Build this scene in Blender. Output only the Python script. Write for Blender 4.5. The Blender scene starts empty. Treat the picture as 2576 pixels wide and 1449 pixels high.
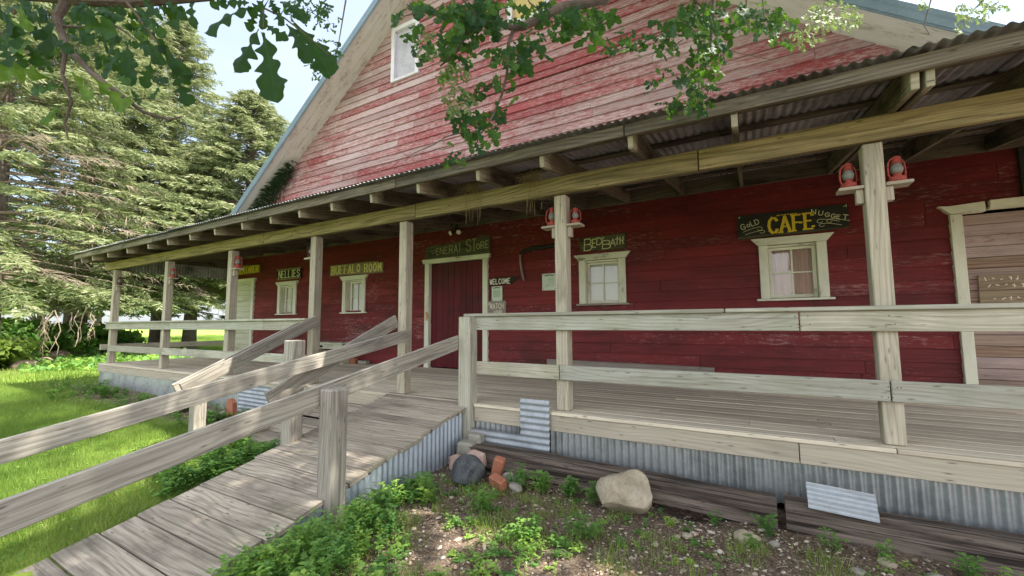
import bpy, math, random
import numpy as np
from mathutils import Vector, Matrix
R_ = math.radians
rng = random.Random(7)
C = bpy.context.scene.collection
SC = bpy.context.scene
PI = math.pi

# ------------------------------------------------------------------ camera, world, sun, exposure
def mk_camera():
    cd = bpy.data.cameras.new('camera'); co = bpy.data.objects.new('camera', cd); C.objects.link(co)
    y, t, r = R_(29.662), R_(4.894), R_(-0.283)
    F = Vector((-math.sin(y)*math.cos(t), math.cos(y)*math.cos(t), math.sin(t)))
    Rt = Vector((math.cos(y), math.sin(y), 0)); U = Rt.cross(F)
    R2 = Rt*math.cos(r) + U*math.sin(r); U2 = -Rt*math.sin(r) + U*math.cos(r)
    m = Matrix((R2, U2, -F)).transposed().to_4x4(); m.translation = Vector((0, -3.917, 0.851))
    co.matrix_world = m
    cd.sensor_width = 36; cd.lens = 1060.11/2576*36; cd.clip_start = 0.05; cd.clip_end = 3000
    SC.camera = co
    return m.translation.copy(), R2, U2, F
CAM, CR, CU, CF = mk_camera()
def pix(x, y, d):            # a point d metres (along the axis) in front of the photograph's viewpoint
    return CAM + (CF + CR*((x-1288)/1060.11) - CU*((y-724.5)/1060.11))*d
def project(p):
    d = Vector(p) - CAM; w = d.dot(CF)
    if w <= 0.02: return None
    return 1288 + 1060.11*d.dot(CR)/w, 724.5 - 1060.11*d.dot(CU)/w, w

SUN = Vector((0.62, 0.22, 1.0)).normalized()
EXPOSURE = 2.0
def mk_world():
    w = bpy.data.worlds.new('World'); SC.world = w; w.use_nodes = True
    nt = w.node_tree; bg = nt.nodes['Background']
    sky = nt.nodes.new('ShaderNodeTexSky'); sky.sky_type = 'NISHITA'; sky.sun_disc = False
    sky.sun_elevation = math.asin(SUN.z); sky.sun_rotation = math.atan2(SUN.x, SUN.y)
    sky.air_density = 1.2; sky.dust_density = 2.0
    tc = nt.nodes.new('ShaderNodeTexCoord'); mp = nt.nodes.new('ShaderNodeMapping'); mp.inputs['Scale'].default_value = (1, 1, 2.2)
    mp.inputs['Location'].default_value = (.3, .1, .25)
    nz = nt.nodes.new('ShaderNodeTexNoise'); nz.inputs['Scale'].default_value = 1.7; nz.inputs['Detail'].default_value = 5
    rp = nt.nodes.new('ShaderNodeValToRGB'); rp.color_ramp.elements[0].position = .40; rp.color_ramp.elements[1].position = .62
    rp.color_ramp.elements[0].color = (.35, .35, .35, 1); rp.color_ramp.elements[1].color = (.95, .95, .95, 1)
    mx = nt.nodes.new('ShaderNodeMixRGB')
    L = nt.links.new
    # cloud brightness raised behind and right of the camera, as added fill light
    dp = nt.nodes.new('ShaderNodeVectorMath'); dp.operation = 'DOT_PRODUCT'; dp.inputs[1].default_value = (.58, -.62, .53)
    dr = nt.nodes.new('ShaderNodeValToRGB'); dr.color_ramp.elements[0].position = .08; dr.color_ramp.elements[1].position = .75
    dr.color_ramp.elements[0].color = (2.35, 2.65, 3.1, 1); dr.color_ramp.elements[1].color = (8.2, 8.2, 8.4, 1)
    L(tc.outputs['Generated'], dp.inputs[0]); L(dp.outputs['Value'], dr.inputs[0]); L(dr.outputs[0], mx.inputs[2])
    L(tc.outputs['Generated'], mp.inputs[0]); L(mp.outputs[0], nz.inputs[0]); L(nz.outputs[0], rp.inputs[0])
    L(rp.outputs[0], mx.inputs[0]); L(sky.outputs[0], mx.inputs[1]); L(mx.outputs[0], bg.inputs[0])
    bg.inputs[1].default_value = 0.10
    ld = bpy.data.lights.new('sun', 'SUN'); ld.energy = 3.6; ld.angle = R_(0.8); ld.color = (1, .94, .84)
    lo = bpy.data.objects.new('sun', ld); C.objects.link(lo)
    lo.rotation_euler = SUN.to_track_quat('Z', 'Y').to_euler(); lo.location = (20, 5, 30)
    SC.view_settings.view_transform = 'Standard'; SC.view_settings.look = 'None'
    SC.view_settings.exposure = EXPOSURE; SC.view_settings.gamma = 1
    SC.cycles.max_bounces = 6; SC.cycles.diffuse_bounces = 4; SC.cycles.transparent_max_bounces = 8
mk_world()

# ------------------------------------------------------------------ mesh helpers
class MB:
    """collects faces with uv (metres, u along the grain) and a per-face random number"""
    def __init__(s): s.v = []; s.f = []; s.uv = []; s.r = []; s.mi = []
    def quad(s, pts, uvs=None, rnd=0.0, mi=0):
        n = len(s.v); s.v += [tuple(p) for p in pts]; s.f.append(tuple(range(n, n+len(pts))))
        s.uv += uvs if uvs else [(p[0], p[2]) for p in pts]; s.r.append(rnd); s.mi.append(mi)
    def box(s, c, ax, ay, az, hx, hy, hz, ch=.004, rnd=None, mi=0, n=1, warp=0.0):
        """chamfered beam: ax = grain direction"""
        rnd = rng.random() if rnd is None else rnd
        c = Vector(c); ax = Vector(ax).normalized(); ay = Vector(ay).normalized(); az = Vector(az).normalized()
        uo, vo = rng.random()*20, rng.random()*7
        H = (hx, hy, hz); ch = min(ch, .45*min(H))
        def P(l): return c + ax*l[0] + ay*l[1] + az*l[2]
        def V(sg, k):
            return [sg[i]*(H[i] - (0 if i == k else ch)) for i in range(3)]
        def face(ls, k):
            pts = [P(l) for l in ls]
            if k == 0: uv = [(l[1]*.15+uo, l[2]+vo) for l in ls]
            elif k == 1: uv = [(l[0]+uo, l[2]+vo) for l in ls]
            else: uv = [(l[0]+uo, l[1]+vo+3) for l in ls]
            ctr = sum(pts, Vector())/len(pts); nn = (pts[1]-pts[0]).cross(pts[2]-pts[1])
            if nn.dot(ctr-c) < 0: pts.reverse(); uv.reverse()
            s.quad(pts, uv, rnd, mi)
        for k in range(3):
            a, b = [i for i in range(3) if i != k]
            for sk in (-1, 1):
                ls = []
                for sa, sb in ((-1,-1),(1,-1),(1,1),(-1,1)):
                    g = [0,0,0]; g[k] = sk; g[a] = sa; g[b] = sb; ls.append(V(g, k))
                face(ls, k)
        if ch > 1e-5:
            for k in range(3):
                a, b = [i for i in range(3) if i != k]
                for sa in (-1,1):
                    for sb in (-1,1):
                        g0=[0,0,0]; g1=[0,0,0]; g0[a]=g1[a]=sa; g0[b]=g1[b]=sb; g0[k]=-1; g1[k]=1
                        face([V(g0,a), V(g1,a), V(g1,b), V(g0,b)], b if k == 0 else (a if a != 0 else b))
            for sx in (-1,1):
                for sy in (-1,1):
                    for sz in (-1,1):
                        g = (sx,sy,sz); face([V(g,0), V(g,1), V(g,2)], 2)
    def beam(s, p0, p1, w, h, up=(0,0,1), ch=.004, rnd=None, mi=0):
        p0 = Vector(p0); p1 = Vector(p1); d = (p1-p0); L = d.length; d.normalize()
        side = d.cross(Vector(up)).normalized(); u = side.cross(d).normalized()
        s.box((p0+p1)/2, d, side, u, L/2, w/2, h/2, ch, rnd, mi)
    def abox(s, lo, hi, grain='x', ch=.004, rnd=None, mi=0):
        lo = Vector(lo); hi = Vector(hi); c = (lo+hi)/2; h = (hi-lo)/2
        X, Y, Z = Vector((1,0,0)), Vector((0,1,0)), Vector((0,0,1))
        if grain == 'x': s.box(c, X, Y, Z, h.x, h.y, h.z, ch, rnd, mi)
        elif grain == 'y': s.box(c, Y, X, Z, h.y, h.x, h.z, ch, rnd, mi)
        else: s.box(c, Z, X, Y, h.z, h.x, h.y, ch, rnd, mi)
    def prism(s, poly, y0, y1, rnd=None, mi=0, axis='y', grain='x'):
        """polygon in XZ (axis y) extruded from y0 to y1"""
        rnd = rng.random() if rnd is None else rnd
        def P(p, y): return (p[0], y, p[1]) if axis == 'y' else (y, p[0], p[1])
        uo = rng.random()*9
        g = (lambda p: (p[0]+uo, p[1]+uo)) if grain == 'x' else (lambda p: (p[1]+uo, p[0]+uo))
        a = sum(poly[i][0]*poly[(i+1) % len(poly)][1]-poly[(i+1) % len(poly)][0]*poly[i][1] for i in range(len(poly)))
        if (a < 0) != (axis == 'x'): poly = poly[::-1]
        if y1 < y0: y0, y1 = y1, y0
        s.quad([P(p, y0) for p in poly], [g(p) for p in poly], rnd, mi)
        q = poly[::-1]; s.quad([P(p, y1) for p in q], [g(p) for p in q], rnd, mi)
        n = len(poly)
        for i in range(n):
            p, r = poly[i], poly[(i+1) % n]
            s.quad([P(p, y0), P(p, y1), P(r, y1), P(r, y0)], [g(p), (g(p)[0], g(p)[1]+.03), (g(r)[0], g(r)[1]+.03), g(r)], rnd, mi)
    def tube(s, pts, rad, n=8, rnd=0.0, mi=0, cap=True):
        pts = [Vector(p) for p in pts]; rads = rad if isinstance(rad, (list, tuple)) else [rad]*len(pts)
        rings = []; L = 0; ref = Vector((.3, .2, 1)).normalized()
        for i, p in enumerate(pts):
            d = (pts[min(i+1, len(pts)-1)] - pts[max(i-1, 0)]).normalized()
            if abs(d.dot(ref)) > .97: ref = Vector((1, .1, .1)).normalized()
            a = d.cross(ref).normalized(); b = d.cross(a)
            if i: L += (p-pts[i-1]).length
            rings.append(([p + (a*math.cos(2*PI*k/n) + b*math.sin(2*PI*k/n))*rads[i] for k in range(n)], L, rads[i]))
        for i in range(len(rings)-1):
            A, la, ra = rings[i]; B, lb, rb = rings[i+1]
            for k in range(n):
                k2 = (k+1) % n
                s.quad([A[k], A[k2], B[k2], B[k]], [(la, k*.03), (la, k*.03+.03), (lb, k*.03+.03), (lb, k*.03)], rnd, mi)
        if cap:
            s.quad(rings[-1][0][::-1], None, rnd, mi); s.quad(rings[0][0], None, rnd, mi)
    def lathe(s, prof, c, n=16, rnd=0.0, mi=0, tilt=None):
        c = Vector(c); M = tilt or Matrix.Identity(3)
        for i in range(len(prof)-1):
            (r0, z0), (r1, z1) = prof[i], prof[i+1]
            for k in range(n):
                a, b = 2*PI*k/n, 2*PI*(k+1)/n
                pts = [c + M @ Vector(q) for q in ((r0*math.cos(a), r0*math.sin(a), z0), (r0*math.cos(b), r0*math.sin(b), z0),
                       (r1*math.cos(b), r1*math.sin(b), z1), (r1*math.cos(a), r1*math.sin(a), z1))]
                if r0 < 1e-6: pts.pop(0)
                elif r1 < 1e-6: pts.pop(2)
                s.quad(pts, None, rnd, mi)
    def nail(s, x, y, z, r=.0042, ax='y'):
        pts = []
        for k in range(6):
            a, b = r*math.cos(k*PI/3), r*math.sin(k*PI/3); pts.append((x+a, y, z+b) if ax == 'y' else ((x+a, y+b, z) if ax == 'z' else (x, y+a, z+b)))
        s.quad(pts, None, 0, 1)
    def build(s, name, mat, parent=None, smooth=False, loc=None):
        me = bpy.data.meshes.new(name); me.from_pydata(s.v, [], s.f)
        uv = me.uv_layers.new(name='UVMap'); uv.data.foreach_set('uv', np.array(s.uv, dtype=np.float32).ravel())
        at = me.attributes.new('rnd', 'FLOAT', 'FACE'); at.data.foreach_set('value', np.array(s.r, dtype=np.float32))
        mats = mat if isinstance(mat, (list, tuple)) else [mat]
        for m in mats: me.materials.append(m)
        if len(mats) > 1: me.polygons.foreach_set('material_index', np.array(s.mi, dtype=np.int32))
        if smooth: me.polygons.foreach_set('use_smooth', np.ones(len(me.polygons), dtype=bool))
        me.update()
        return link(name, me, parent)
def link(name, me, parent=None):
    o = bpy.data.objects.new(name, me); C.objects.link(o)
    if parent is not None:
        o.parent = parent
        o.matrix_parent_inverse = Matrix.Translation(-world_loc(parent))
    return o
def world_loc(o):
    # all empties and meshes here are unrotated: add up locations, minus the parent inverse shifts
    l = Vector(o.location)
    if o.parent is not None: l = l + o.matrix_parent_inverse.translation + world_loc(o.parent)
    return l
def thing(name, label, cat, loc=(0,0,0), group=None):
    o = bpy.data.objects.new(name, None); C.objects.link(o); o.location = loc; o.empty_display_size = .1
    return tag(o, label, cat, group)
def tag(o, label, cat, group=None, kind=None):
    o['label'] = label; o['category'] = cat
    if group: o['group'] = group
    if kind: o['kind'] = kind
    return o
def struct(o): o['kind'] = 'structure'; return o
def fast_mesh(name, verts, faces_tri=None, faces_quad=None, rnd=None, mat=None, parent=None, smooth=False):
    """numpy mesh of one face size; rnd per face"""
    fa = faces_tri if faces_tri is not None else faces_quad
    k = fa.shape[1]; n = len(fa)
    me = bpy.data.meshes.new(name); me.vertices.add(len(verts)); me.vertices.foreach_set('co', verts.astype(np.float32).ravel())
    me.loops.add(n*k); me.loops.foreach_set('vertex_index', fa.astype(np.int32).ravel())
    me.polygons.add(n); me.polygons.foreach_set('loop_start', np.arange(0, n*k, k, dtype=np.int32))
    try: me.polygons.foreach_set('loop_total', np.full(n, k, dtype=np.int32))
    except Exception: pass
    if rnd is not None:
        at = me.attributes.new('rnd', 'FLOAT', 'FACE'); at.data.foreach_set('value', rnd.astype(np.float32))
    if smooth: me.polygons.foreach_set('use_smooth', np.ones(n, dtype=bool))
    me.materials.append(mat); me.update(calc_edges=True); me.validate()
    return link(name, me, parent)

# ------------------------------------------------------------------ materials
class NT:
    def __init__(s, name):
        s.m = bpy.data.materials.new(name); s.m.use_nodes = True; s.t = s.m.node_tree; s.b = s.t.nodes['Principled BSDF']
        s.b.inputs['Specular IOR Level'].default_value = .25
    def n(s, t, **k):
        o = s.t.nodes.new(t)
        for a, v in k.items(): setattr(o, a, v)
        return o
    def L(s, a, b): s.t.links.new(a, b)
    def val(s, sock, v):
        if hasattr(v, 'node'): s.L(v, sock)
        else: sock.default_value = v
    def math(s, op, a, b=0.0, clamp=False):
        o = s.n('ShaderNodeMath', operation=op, use_clamp=clamp); s.val(o.inputs[0], a); s.val(o.inputs[1], b); return o.outputs[0]
    def mix(s, f, a, b, mode='MIX'):
        o = s.n('ShaderNodeMixRGB', blend_type=mode); s.val(o.inputs[0], f)
        s.val(o.inputs[1], a if hasattr(a, 'node') else (*a[:3], 1)); s.val(o.inputs[2], b if hasattr(b, 'node') else (*b[:3], 1)); return o.outputs[0]
    def ramp(s, f, *els):
        o = s.n('ShaderNodeValToRGB'); cr = o.color_ramp; s.val(o.inputs[0], f)
        while len(cr.elements) < len(els): cr.elements.new(.5)
        for e, (p, c) in zip(cr.elements, els):
            e.position = p; e.color = (*c, 1) if isinstance(c, (tuple, list)) else (c, c, c, 1)
        return o.outputs[0]
    def step(s, f, a, b): return s.ramp(f, (a, 0.0), (b, 1.0))
    def noise(s, vec, scale=1, detail=4, rough=.55, dist=0.0):
        o = s.n('ShaderNodeTexNoise'); s.val(o.inputs['Vector'], vec); o.inputs['Scale'].default_value = scale
        o.inputs['Detail'].default_value = detail; o.inputs['Roughness'].default_value = rough; o.inputs['Distortion'].default_value = dist
        return o.outputs[0]
    def xyz(s, v): o = s.n('ShaderNodeSeparateXYZ'); s.L(v, o.inputs[0]); return o.outputs
    def vec(s, x, y, z): 
        o = s.n('ShaderNodeCombineXYZ'); s.val(o.inputs[0], x); s.val(o.inputs[1], y); s.val(o.inputs[2], z); return o.outputs[0]
    def rnd(s): return s.n('ShaderNodeAttribute', attribute_name='rnd').outputs['Fac']
    def uv(s): return s.n('ShaderNodeUVMap', uv_map='UVMap').outputs[0]
    def pos(s): return s.n('ShaderNodeNewGeometry').outputs['Position']
    def bump(s, h, strength=.4, dist=.004):
        o = s.n('ShaderNodeBump'); o.inputs['Strength'].default_value = strength; o.inputs['Distance'].default_value = dist
        s.L(h, o.inputs['Height']); s.L(o.outputs[0], s.b.inputs['Normal'])
    def done(s, col, rough=.85):
        s.val(s.b.inputs['Base Color'], col if hasattr(col, 'node') else (*col[:3], 1)); s.val(s.b.inputs['Roughness'], rough); return s.m

def wood(name, light, dark, stain=(.08,.07,.06), stain_amt=.5, contrast=1.0, moss=0.0, var=.35, rings=26.0, tint2=None, bump=.35, tail=None, streak=0.0):
    m = NT(name); u, v, _ = m.xyz(m.uv()); r = m.rnd(); rz = m.math('MULTIPLY', r, 61.0)
    low = m.noise(m.vec(m.math('MULTIPLY', u, .55), m.math('MULTIPLY', v, 3.2), rz), 1, 2, .5, .2)
    vo = m.n('ShaderNodeTexVoronoi'); m.L(m.vec(m.math('MULTIPLY', u, 1.1), m.math('MULTIPLY', v, 5.0), rz), vo.inputs['Vector'])
    kd = vo.outputs['Distance']; knot = m.ramp(kd, (.05, 1.0), (.12, .35), (.2, 0.0))
    ringv = m.math('ADD', m.math('MULTIPLY', v, rings*7.0), m.math('ADD', m.math('MULTIPLY', low, rings*2.4), m.math('MULTIPLY', knot, 4.0)))
    ring = m.math('ADD', m.math('MULTIPLY', m.math('SINE', ringv), .5), .5)
    ring = m.math('POWER', ring, 2.2)
    fib = m.noise(m.vec(m.math('MULTIPLY', u, 1.6), m.math('MULTIPLY', v, 85.0), rz), 1, 4, .65)
    g = m.math('ADD', m.math('MULTIPLY', ring, .38*contrast), m.math('MULTIPLY', m.math('SUBTRACT', fib, .40), 2.1*contrast), True)
    col = m.mix(g, light, dark)
    vt = m.math('ADD', m.math('MULTIPLY', m.math('FRACT', m.math('MULTIPLY', r, 17.3)), var), 1.0-var*.55)
    col = m.mix(1.0, col, m.vec(vt, vt, vt), 'MULTIPLY')
    if tint2: col = m.mix(m.math('MULTIPLY', m.math('FRACT', m.math('MULTIPLY', r, 7.7)), .8), col, m.mix(g, tint2, dark))
    big = m.noise(m.vec(m.math('MULTIPLY', u, 1.3), m.math('MULTIPLY', v, 4.0), rz), 1, 5, .6)
    col = m.mix(m.math('MULTIPLY', m.step(big, .5, .72), stain_amt), col, stain)
    if streak:
        ck = m.noise(m.vec(m.math('MULTIPLY', u, 1.1), m.math('MULTIPLY', v, 26.0), rz), 1, 5, .7); t0 = .5 if streak > .8 else .575
        col = m.mix(m.math('MULTIPLY', m.step(ck, t0, t0+.09), streak), col, [c*.4 for c in dark])
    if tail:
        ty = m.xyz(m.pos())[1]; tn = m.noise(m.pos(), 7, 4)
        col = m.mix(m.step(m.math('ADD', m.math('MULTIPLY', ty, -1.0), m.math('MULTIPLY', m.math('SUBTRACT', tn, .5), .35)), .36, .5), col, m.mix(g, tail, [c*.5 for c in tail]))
    if moss: col = m.mix(m.math('MULTIPLY', m.step(m.noise(m.pos(), 3.1, 4), .48, .7), moss), col, (.20, .23, .10))
    col = m.mix(m.math('MULTIPLY', knot, .75), col, [c*.35 for c in dark])
    m.bump(m.math('SUBTRACT', 1.0, g), bump, .003)
    return m.done(col, .88)

def siding_mat(name, worn, seedz=0.0, pinked=.30, splash=0.0, grey_var=0.0, grime=.7, red=(.36,.055,.06), red2=(.22,.03,.035), gray=(.50,.43,.42), gray2=(.27,.20,.185)):
    """red paint peeling off grey boards; 'worn' = share of bare wood on an average board"""
    m = NT(name); u, v, _ = m.xyz(m.uv()); r = m.rnd(); rz = m.math('MULTIPLY', r, 53.0)
    p = m.pos(); px, py, pz = m.xyz(p)
    fib = m.noise(m.vec(m.math('MULTIPLY', u, 1.8), m.math('MULTIPLY', v, 75.0), rz), 1, 4, .65)
    flake = m.noise(m.vec(m.math('MULTIPLY', u, 9.0), m.math('MULTIPLY', v, 38.0), rz), 1, 7, .78)
    patch = m.noise(m.vec(m.math('MULTIPLY', u, .9), m.math('MULTIPLY', v, 3.0), rz), 1, 3, .5)
    region = m.noise(m.vec(m.math('MULTIPLY', px, .35), 0.0, m.math('ADD', m.math('MULTIPLY', pz, .8), seedz)), 1, 3, .5)
    k = m.math('ADD', m.math('MULTIPLY', flake, .80), m.math('MULTIPLY', patch, .20))
    k = m.math('ADD', k, m.math('MULTIPLY', m.math('SUBTRACT', region, .5), .38))
    k = m.math('ADD', k, m.math('MULTIPLY', m.math('SUBTRACT', m.math('FRACT', m.math('MULTIPLY', r, 9.1)), .5), .17))
    k = m.math('ADD', k, m.math('MULTIPLY', m.math('SUBTRACT', fib, .5), .35))
    if splash: k = m.math('ADD', k, m.math('MULTIPLY', m.step(m.math('MULTIPLY', pz, -1.0), -.95, .1), splash))
    bare = m.step(k, .83-worn*.62, 1.01-worn*.62)
    wcol = m.mix(m.step(fib, .35, .68), gray2, gray)
    wcol = m.mix(m.math('MULTIPLY', m.math('FRACT', m.math('MULTIPLY', r, 5.3)), .45), wcol, (.60, .50, .52))
    wcol = m.mix(pinked, wcol, (.52, .20, .20))
    if grey_var: wcol = m.mix(m.math('MULTIPLY', m.step(m.math('FRACT', m.math('MULTIPLY', r, 13.7)), .55, .95), grey_var), wcol, (.25, .15, .15))
    pcol = m.mix(m.noise(m.vec(m.math('MULTIPLY', u, 1.0), m.math('MULTIPLY', v, 9.0), rz), 1, 4), red2, red)
    dk = m.math('ADD', m.math('MULTIPLY', m.math('FRACT', m.math('MULTIPLY', r, 3.7)), .35), .78)
    pcol = m.mix(1.0, pcol, m.vec(dk, dk, dk), 'MULTIPLY')
    pcol = m.mix(m.math('MULTIPLY', m.step(fib, .50, .66), .55), pcol, [c*.5 for c in red2]); pcol = m.mix(m.math('MULTIPLY', m.step(flake, .56, .72), .35), pcol, [min(1, c*1.35+.02) for c in red])
    gr = m.noise(m.vec(m.math('MULTIPLY', px, .8), 0.0, m.math('MULTIPLY', pz, 2.3)), 1, 6, .68)
    col = m.mix(bare, pcol, wcol); col = m.mix(m.math('MULTIPLY', m.step(gr, .46, .68), grime), col, m.mix(.82, col, (.02,.014,.012)))
    m.bump(m.math('ADD', m.math('MULTIPLY', fib, .5), m.math('MULTIPLY', m.math('SUBTRACT', 1.0, bare), .4)), .35, .003)
    return m.done(col, m.math('ADD', m.math('MULTIPLY', bare, .3), .6))

def chipped(name, paint, under, amt=.35, dirt=(.30,.27,.18)):
    m = NT(name); u, v, _ = m.xyz(m.uv()); r = m.rnd(); rz = m.math('MULTIPLY', r, 41.0)
    n1 = m.noise(m.vec(m.math('MULTIPLY', u, 9.0), m.math('MULTIPLY', v, 34.0), rz), 1, 6, .7)
    n2 = m.noise(m.vec(m.math('MULTIPLY', u, 1.5), m.math('MULTIPLY', v, 5.0), rz), 1, 4, .6)
    k = m.math('ADD', m.math('MULTIPLY', n1, .6), m.math('MULTIPLY', n2, .5))
    col = m.mix(m.math('MULTIPLY', m.step(n2, .45, .7), .4), paint, dirt)
    col = m.mix(m.step(k, .72-amt*.3, .78-amt*.3), col, under)
    m.bump(m.math('SUBTRACT', 1.0, k), .3, .003)
    return m.done(col, .75)

def metal(name, base=(.50,.54,.58), dirt=(.16,.17,.17), metallic=.75, rough=.42, rust=0.0):
    m = NT(name); p = m.pos()
    n1 = m.noise(p, 24, 3); n2 = m.noise(p, 2.2, 5, .65); n3 = m.noise(p, 70, 2)
    col = m.mix(n1, [c*.8 for c in base], [min(1, c*1.2) for c in base])
    col = m.mix(m.math('MULTIPLY', m.step(n2, .46, .72), .8), col, dirt)
    if rust: col = m.mix(m.math('MULTIPLY', m.step(m.noise(p, 3.7, 6, .7), .52, .66), rust), col, (.20, .09, .045))
    col = m.mix(m.math('MULTIPLY', m.step(n3, .66, .74), .5), col, dirt)
    m.b.inputs['Metallic'].default_value = metallic
    return m.done(col, m.math('ADD', m.math('MULTIPLY', n2, .3), rough-.1))

def plain(name, col, rough=.7, metallic=0.0, nscale=14.0, namt=.35, bump=0.0):
    m = NT(name); n1 = m.noise(m.pos(), nscale, 5, .6); m.b.inputs['Metallic'].default_value = metallic
    c = m.mix(n1, [x*(1-namt) for x in col], [min(1, x*(1+namt)) for x in col])
    if bump: m.bump(n1, bump, .01)
    return m.done(c, rough)

def leaf_mat(name, cols, trans=.45, trans_col=None, rough=.5, spec=.3):
    """cols: ramp by the per-leaf random number"""
    m = NT(name); r = m.rnd()
    els = [(i/(max(1, len(cols)-1)), c) for i, c in enumerate(cols)]
    col = m.ramp(r, *els)
    n1 = m.noise(m.pos(), 38, 4, .7); col = m.mix(m.math('MULTIPLY', m.step(n1, .38, .7), .55), col, [c*.45 for c in cols[0]])
    m.b.inputs['Specular IOR Level'].default_value = spec
    m.done(col, rough)
    tr = m.n('ShaderNodeBsdfTranslucent')
    tc = m.mix(.5, col, trans_col, 'MIX') if trans_col else col
    m.L(tc, tr.inputs[0])
    mx = m.n('ShaderNodeMixShader'); mx.inputs[0].default_value = trans
    m.L(m.b.outputs[0], mx.inputs[1]); m.L(tr.outputs[0], mx.inputs[2])
    m.L(mx.outputs[0], m.t.nodes['Material Output'].inputs[0])
    return m.m

def rock_mat(name, a, b, c, scale=9):
    m = NT(name); p = m.pos(); n1 = m.noise(p, scale, 8, .7); n2 = m.noise(p, scale*7, 4, .7); n3 = m.noise(p, 3.0, 4)
    col = m.mix(m.step(n1, .35, .65), a, b); col = m.mix(m.math('MULTIPLY', m.step(n2, .5, .7), .55), col, c)
    col = m.mix(m.math('MULTIPLY', m.step(n3, .5, .7), .5), col, [x*.5 for x in a])
    m.bump(m.math('ADD', n1, m.math('MULTIPLY', n2, .4)), .7, .02); return m.done(col, .9)

def ground_mat():
    m = NT('ground_soil_and_turf'); p = m.pos(); px, py, pz = m.xyz(p)
    n1 = m.noise(p, 1.1, 5, .6); n2 = m.noise(p, 9, 6, .7); n3 = m.noise(p, 60, 3, .7)
    dirt = m.mix(n2, (.045, .031, .022), (.21, .145, .105)); dirt = m.mix(m.math('MULTIPLY', m.step(n3, .48, .62), .7), dirt, (.34, .27, .205))
    turf = m.mix(m.step(n1, .35, .65), (.16, .25, .03), (.25, .33, .05)); turf = m.mix(m.math('MULTIPLY', n2, .5), turf, (.06, .11, .02))
    turf = m.mix(m.math('MULTIPLY', m.step(m.noise(p, 1.7, 5, .7), .55, .70), .7), turf, (.36, .30, .18))
    far = m.mix(m.noise(p, .05, 3), (.22, .36, .05), (.28, .40, .08))
    dist = m.math('MULTIPLY', px, -1.0); turf = m.mix(m.step(m.math('DIVIDE', dist, 60.0), .3, .7), turf, far)
    # bare earth: right of the ramp, and a strip along the porch
    a = m.math('ADD', px, m.math('MULTIPLY', m.math('SUBTRACT', n1, .5), 1.2))
    right = m.step(m.math('ADD', m.math('MULTIPLY', a, .1), .5), .20, .24)
    b = m.math('ADD', py, m.math('MULTIPLY', m.math('SUBTRACT', n1, .5), 2.2))
    strip = m.math('MULTIPLY', m.step(m.math('ADD', m.math('MULTIPLY', b, .1), .5), .385, .42), m.step(m.math('ADD', m.math('MULTIPLY', px, .02), .5), .20, .25))
    f = m.math('MAXIMUM', right, strip)
    m.bump(m.math('ADD', n2, m.math('MULTIPLY', n3, .5)), .8, .03)
    return m.done(m.mix(f, turf, dirt), .95)

M = {}
M['siding_low'] = siding_mat('red_painted_siding', .37, 0, .3, .32, red=(.255,.034,.036), red2=(.12,.014,.015), gray=(.38,.24,.23))
M['siding_gable'] = siding_mat('weathered_red_siding', .705, 4.4, .18, red=(.345,.068,.068), red2=(.24,.042,.045), gray=(.53,.46,.455), gray2=(.25,.185,.175), grey_var=.6, grime=.18)
M['door_red'] = siding_mat('dark_red_planks', .12, 9, red=(.15,.014,.022), red2=(.08,.008,.013), gray=(.28,.17,.17))
M['brown_boards'] = siding_mat('bare_brown_boards', .92, 2.2, .0, red=(.26,.07,.055), red2=(.18,.04,.035), gray=(.37,.265,.19), gray2=(.16,.095,.06), grime=.5)
M['white_boards'] = chipped('white_painted_slats', (.55,.55,.43), (.30,.28,.20), .35)
M['cream'] = chipped('cream_window_trim', (.74,.74,.60), (.24,.21,.16), .24)
M['white_trim'] = chipped('lavender_white_trim', (.68,.64,.70), (.36,.32,.33), .2)
M['soffit'] = chipped('weathered_white_soffit', (.66,.62,.56), (.40,.35,.29), .42, dirt=(.46,.41,.33))
M['rail'] = wood('weathered_rail_wood', (.55,.515,.41), (.29,.26,.20), stain=(.24,.23,.18), stain_amt=.65, moss=.3, var=.6, tint2=(.45,.46,.40), streak=.45)
M['ramp_rail'] = wood('grey_ramp_rail_wood', (.44,.405,.345), (.21,.185,.15), stain=(.13,.115,.105), stain_amt=.65, var=.35, contrast=1.1, streak=.5)
M['post'] = wood('weathered_post_wood', (.50,.45,.35), (.26,.22,.165), stain=(.20,.185,.15), stain_amt=.55, moss=.12, var=.3, streak=.4)
M['beam'] = wood('olive_treated_beam', (.40,.325,.165), (.15,.115,.05), stain=(.09,.08,.045), stain_amt=.65, var=.3, contrast=1.2, rings=18)
M['rampboards'] = wood('ramp_boards', (.48,.415,.335), (.19,.158,.125), stain=(.11,.09,.075), stain_amt=.85, moss=.15, var=.5, contrast=1.1, streak=.4)
M['deck'] = wood('deck_boards', (.74,.655,.51), (.45,.38,.29), stain=(.36,.285,.23), stain_amt=.5, var=.35, contrast=.65, rings=14)
M['fascia'] = wood('deck_fascia_wood', (.47,.42,.33), (.28,.24,.18), stain=(.24,.21,.16), stain_amt=.4, var=.2, contrast=.8)
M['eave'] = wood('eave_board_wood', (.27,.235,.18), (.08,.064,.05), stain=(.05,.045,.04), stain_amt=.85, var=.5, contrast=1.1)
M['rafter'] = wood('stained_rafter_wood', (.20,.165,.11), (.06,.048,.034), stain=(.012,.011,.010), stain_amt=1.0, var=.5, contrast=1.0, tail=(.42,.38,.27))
M['tie'] = wood('old_railway_tie', (.24,.19,.155), (.045,.033,.027), stain=(.05,.04,.035), stain_amt=.7, var=.2, contrast=1.2, rings=4, bump=1.0, streak=.9)
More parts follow.
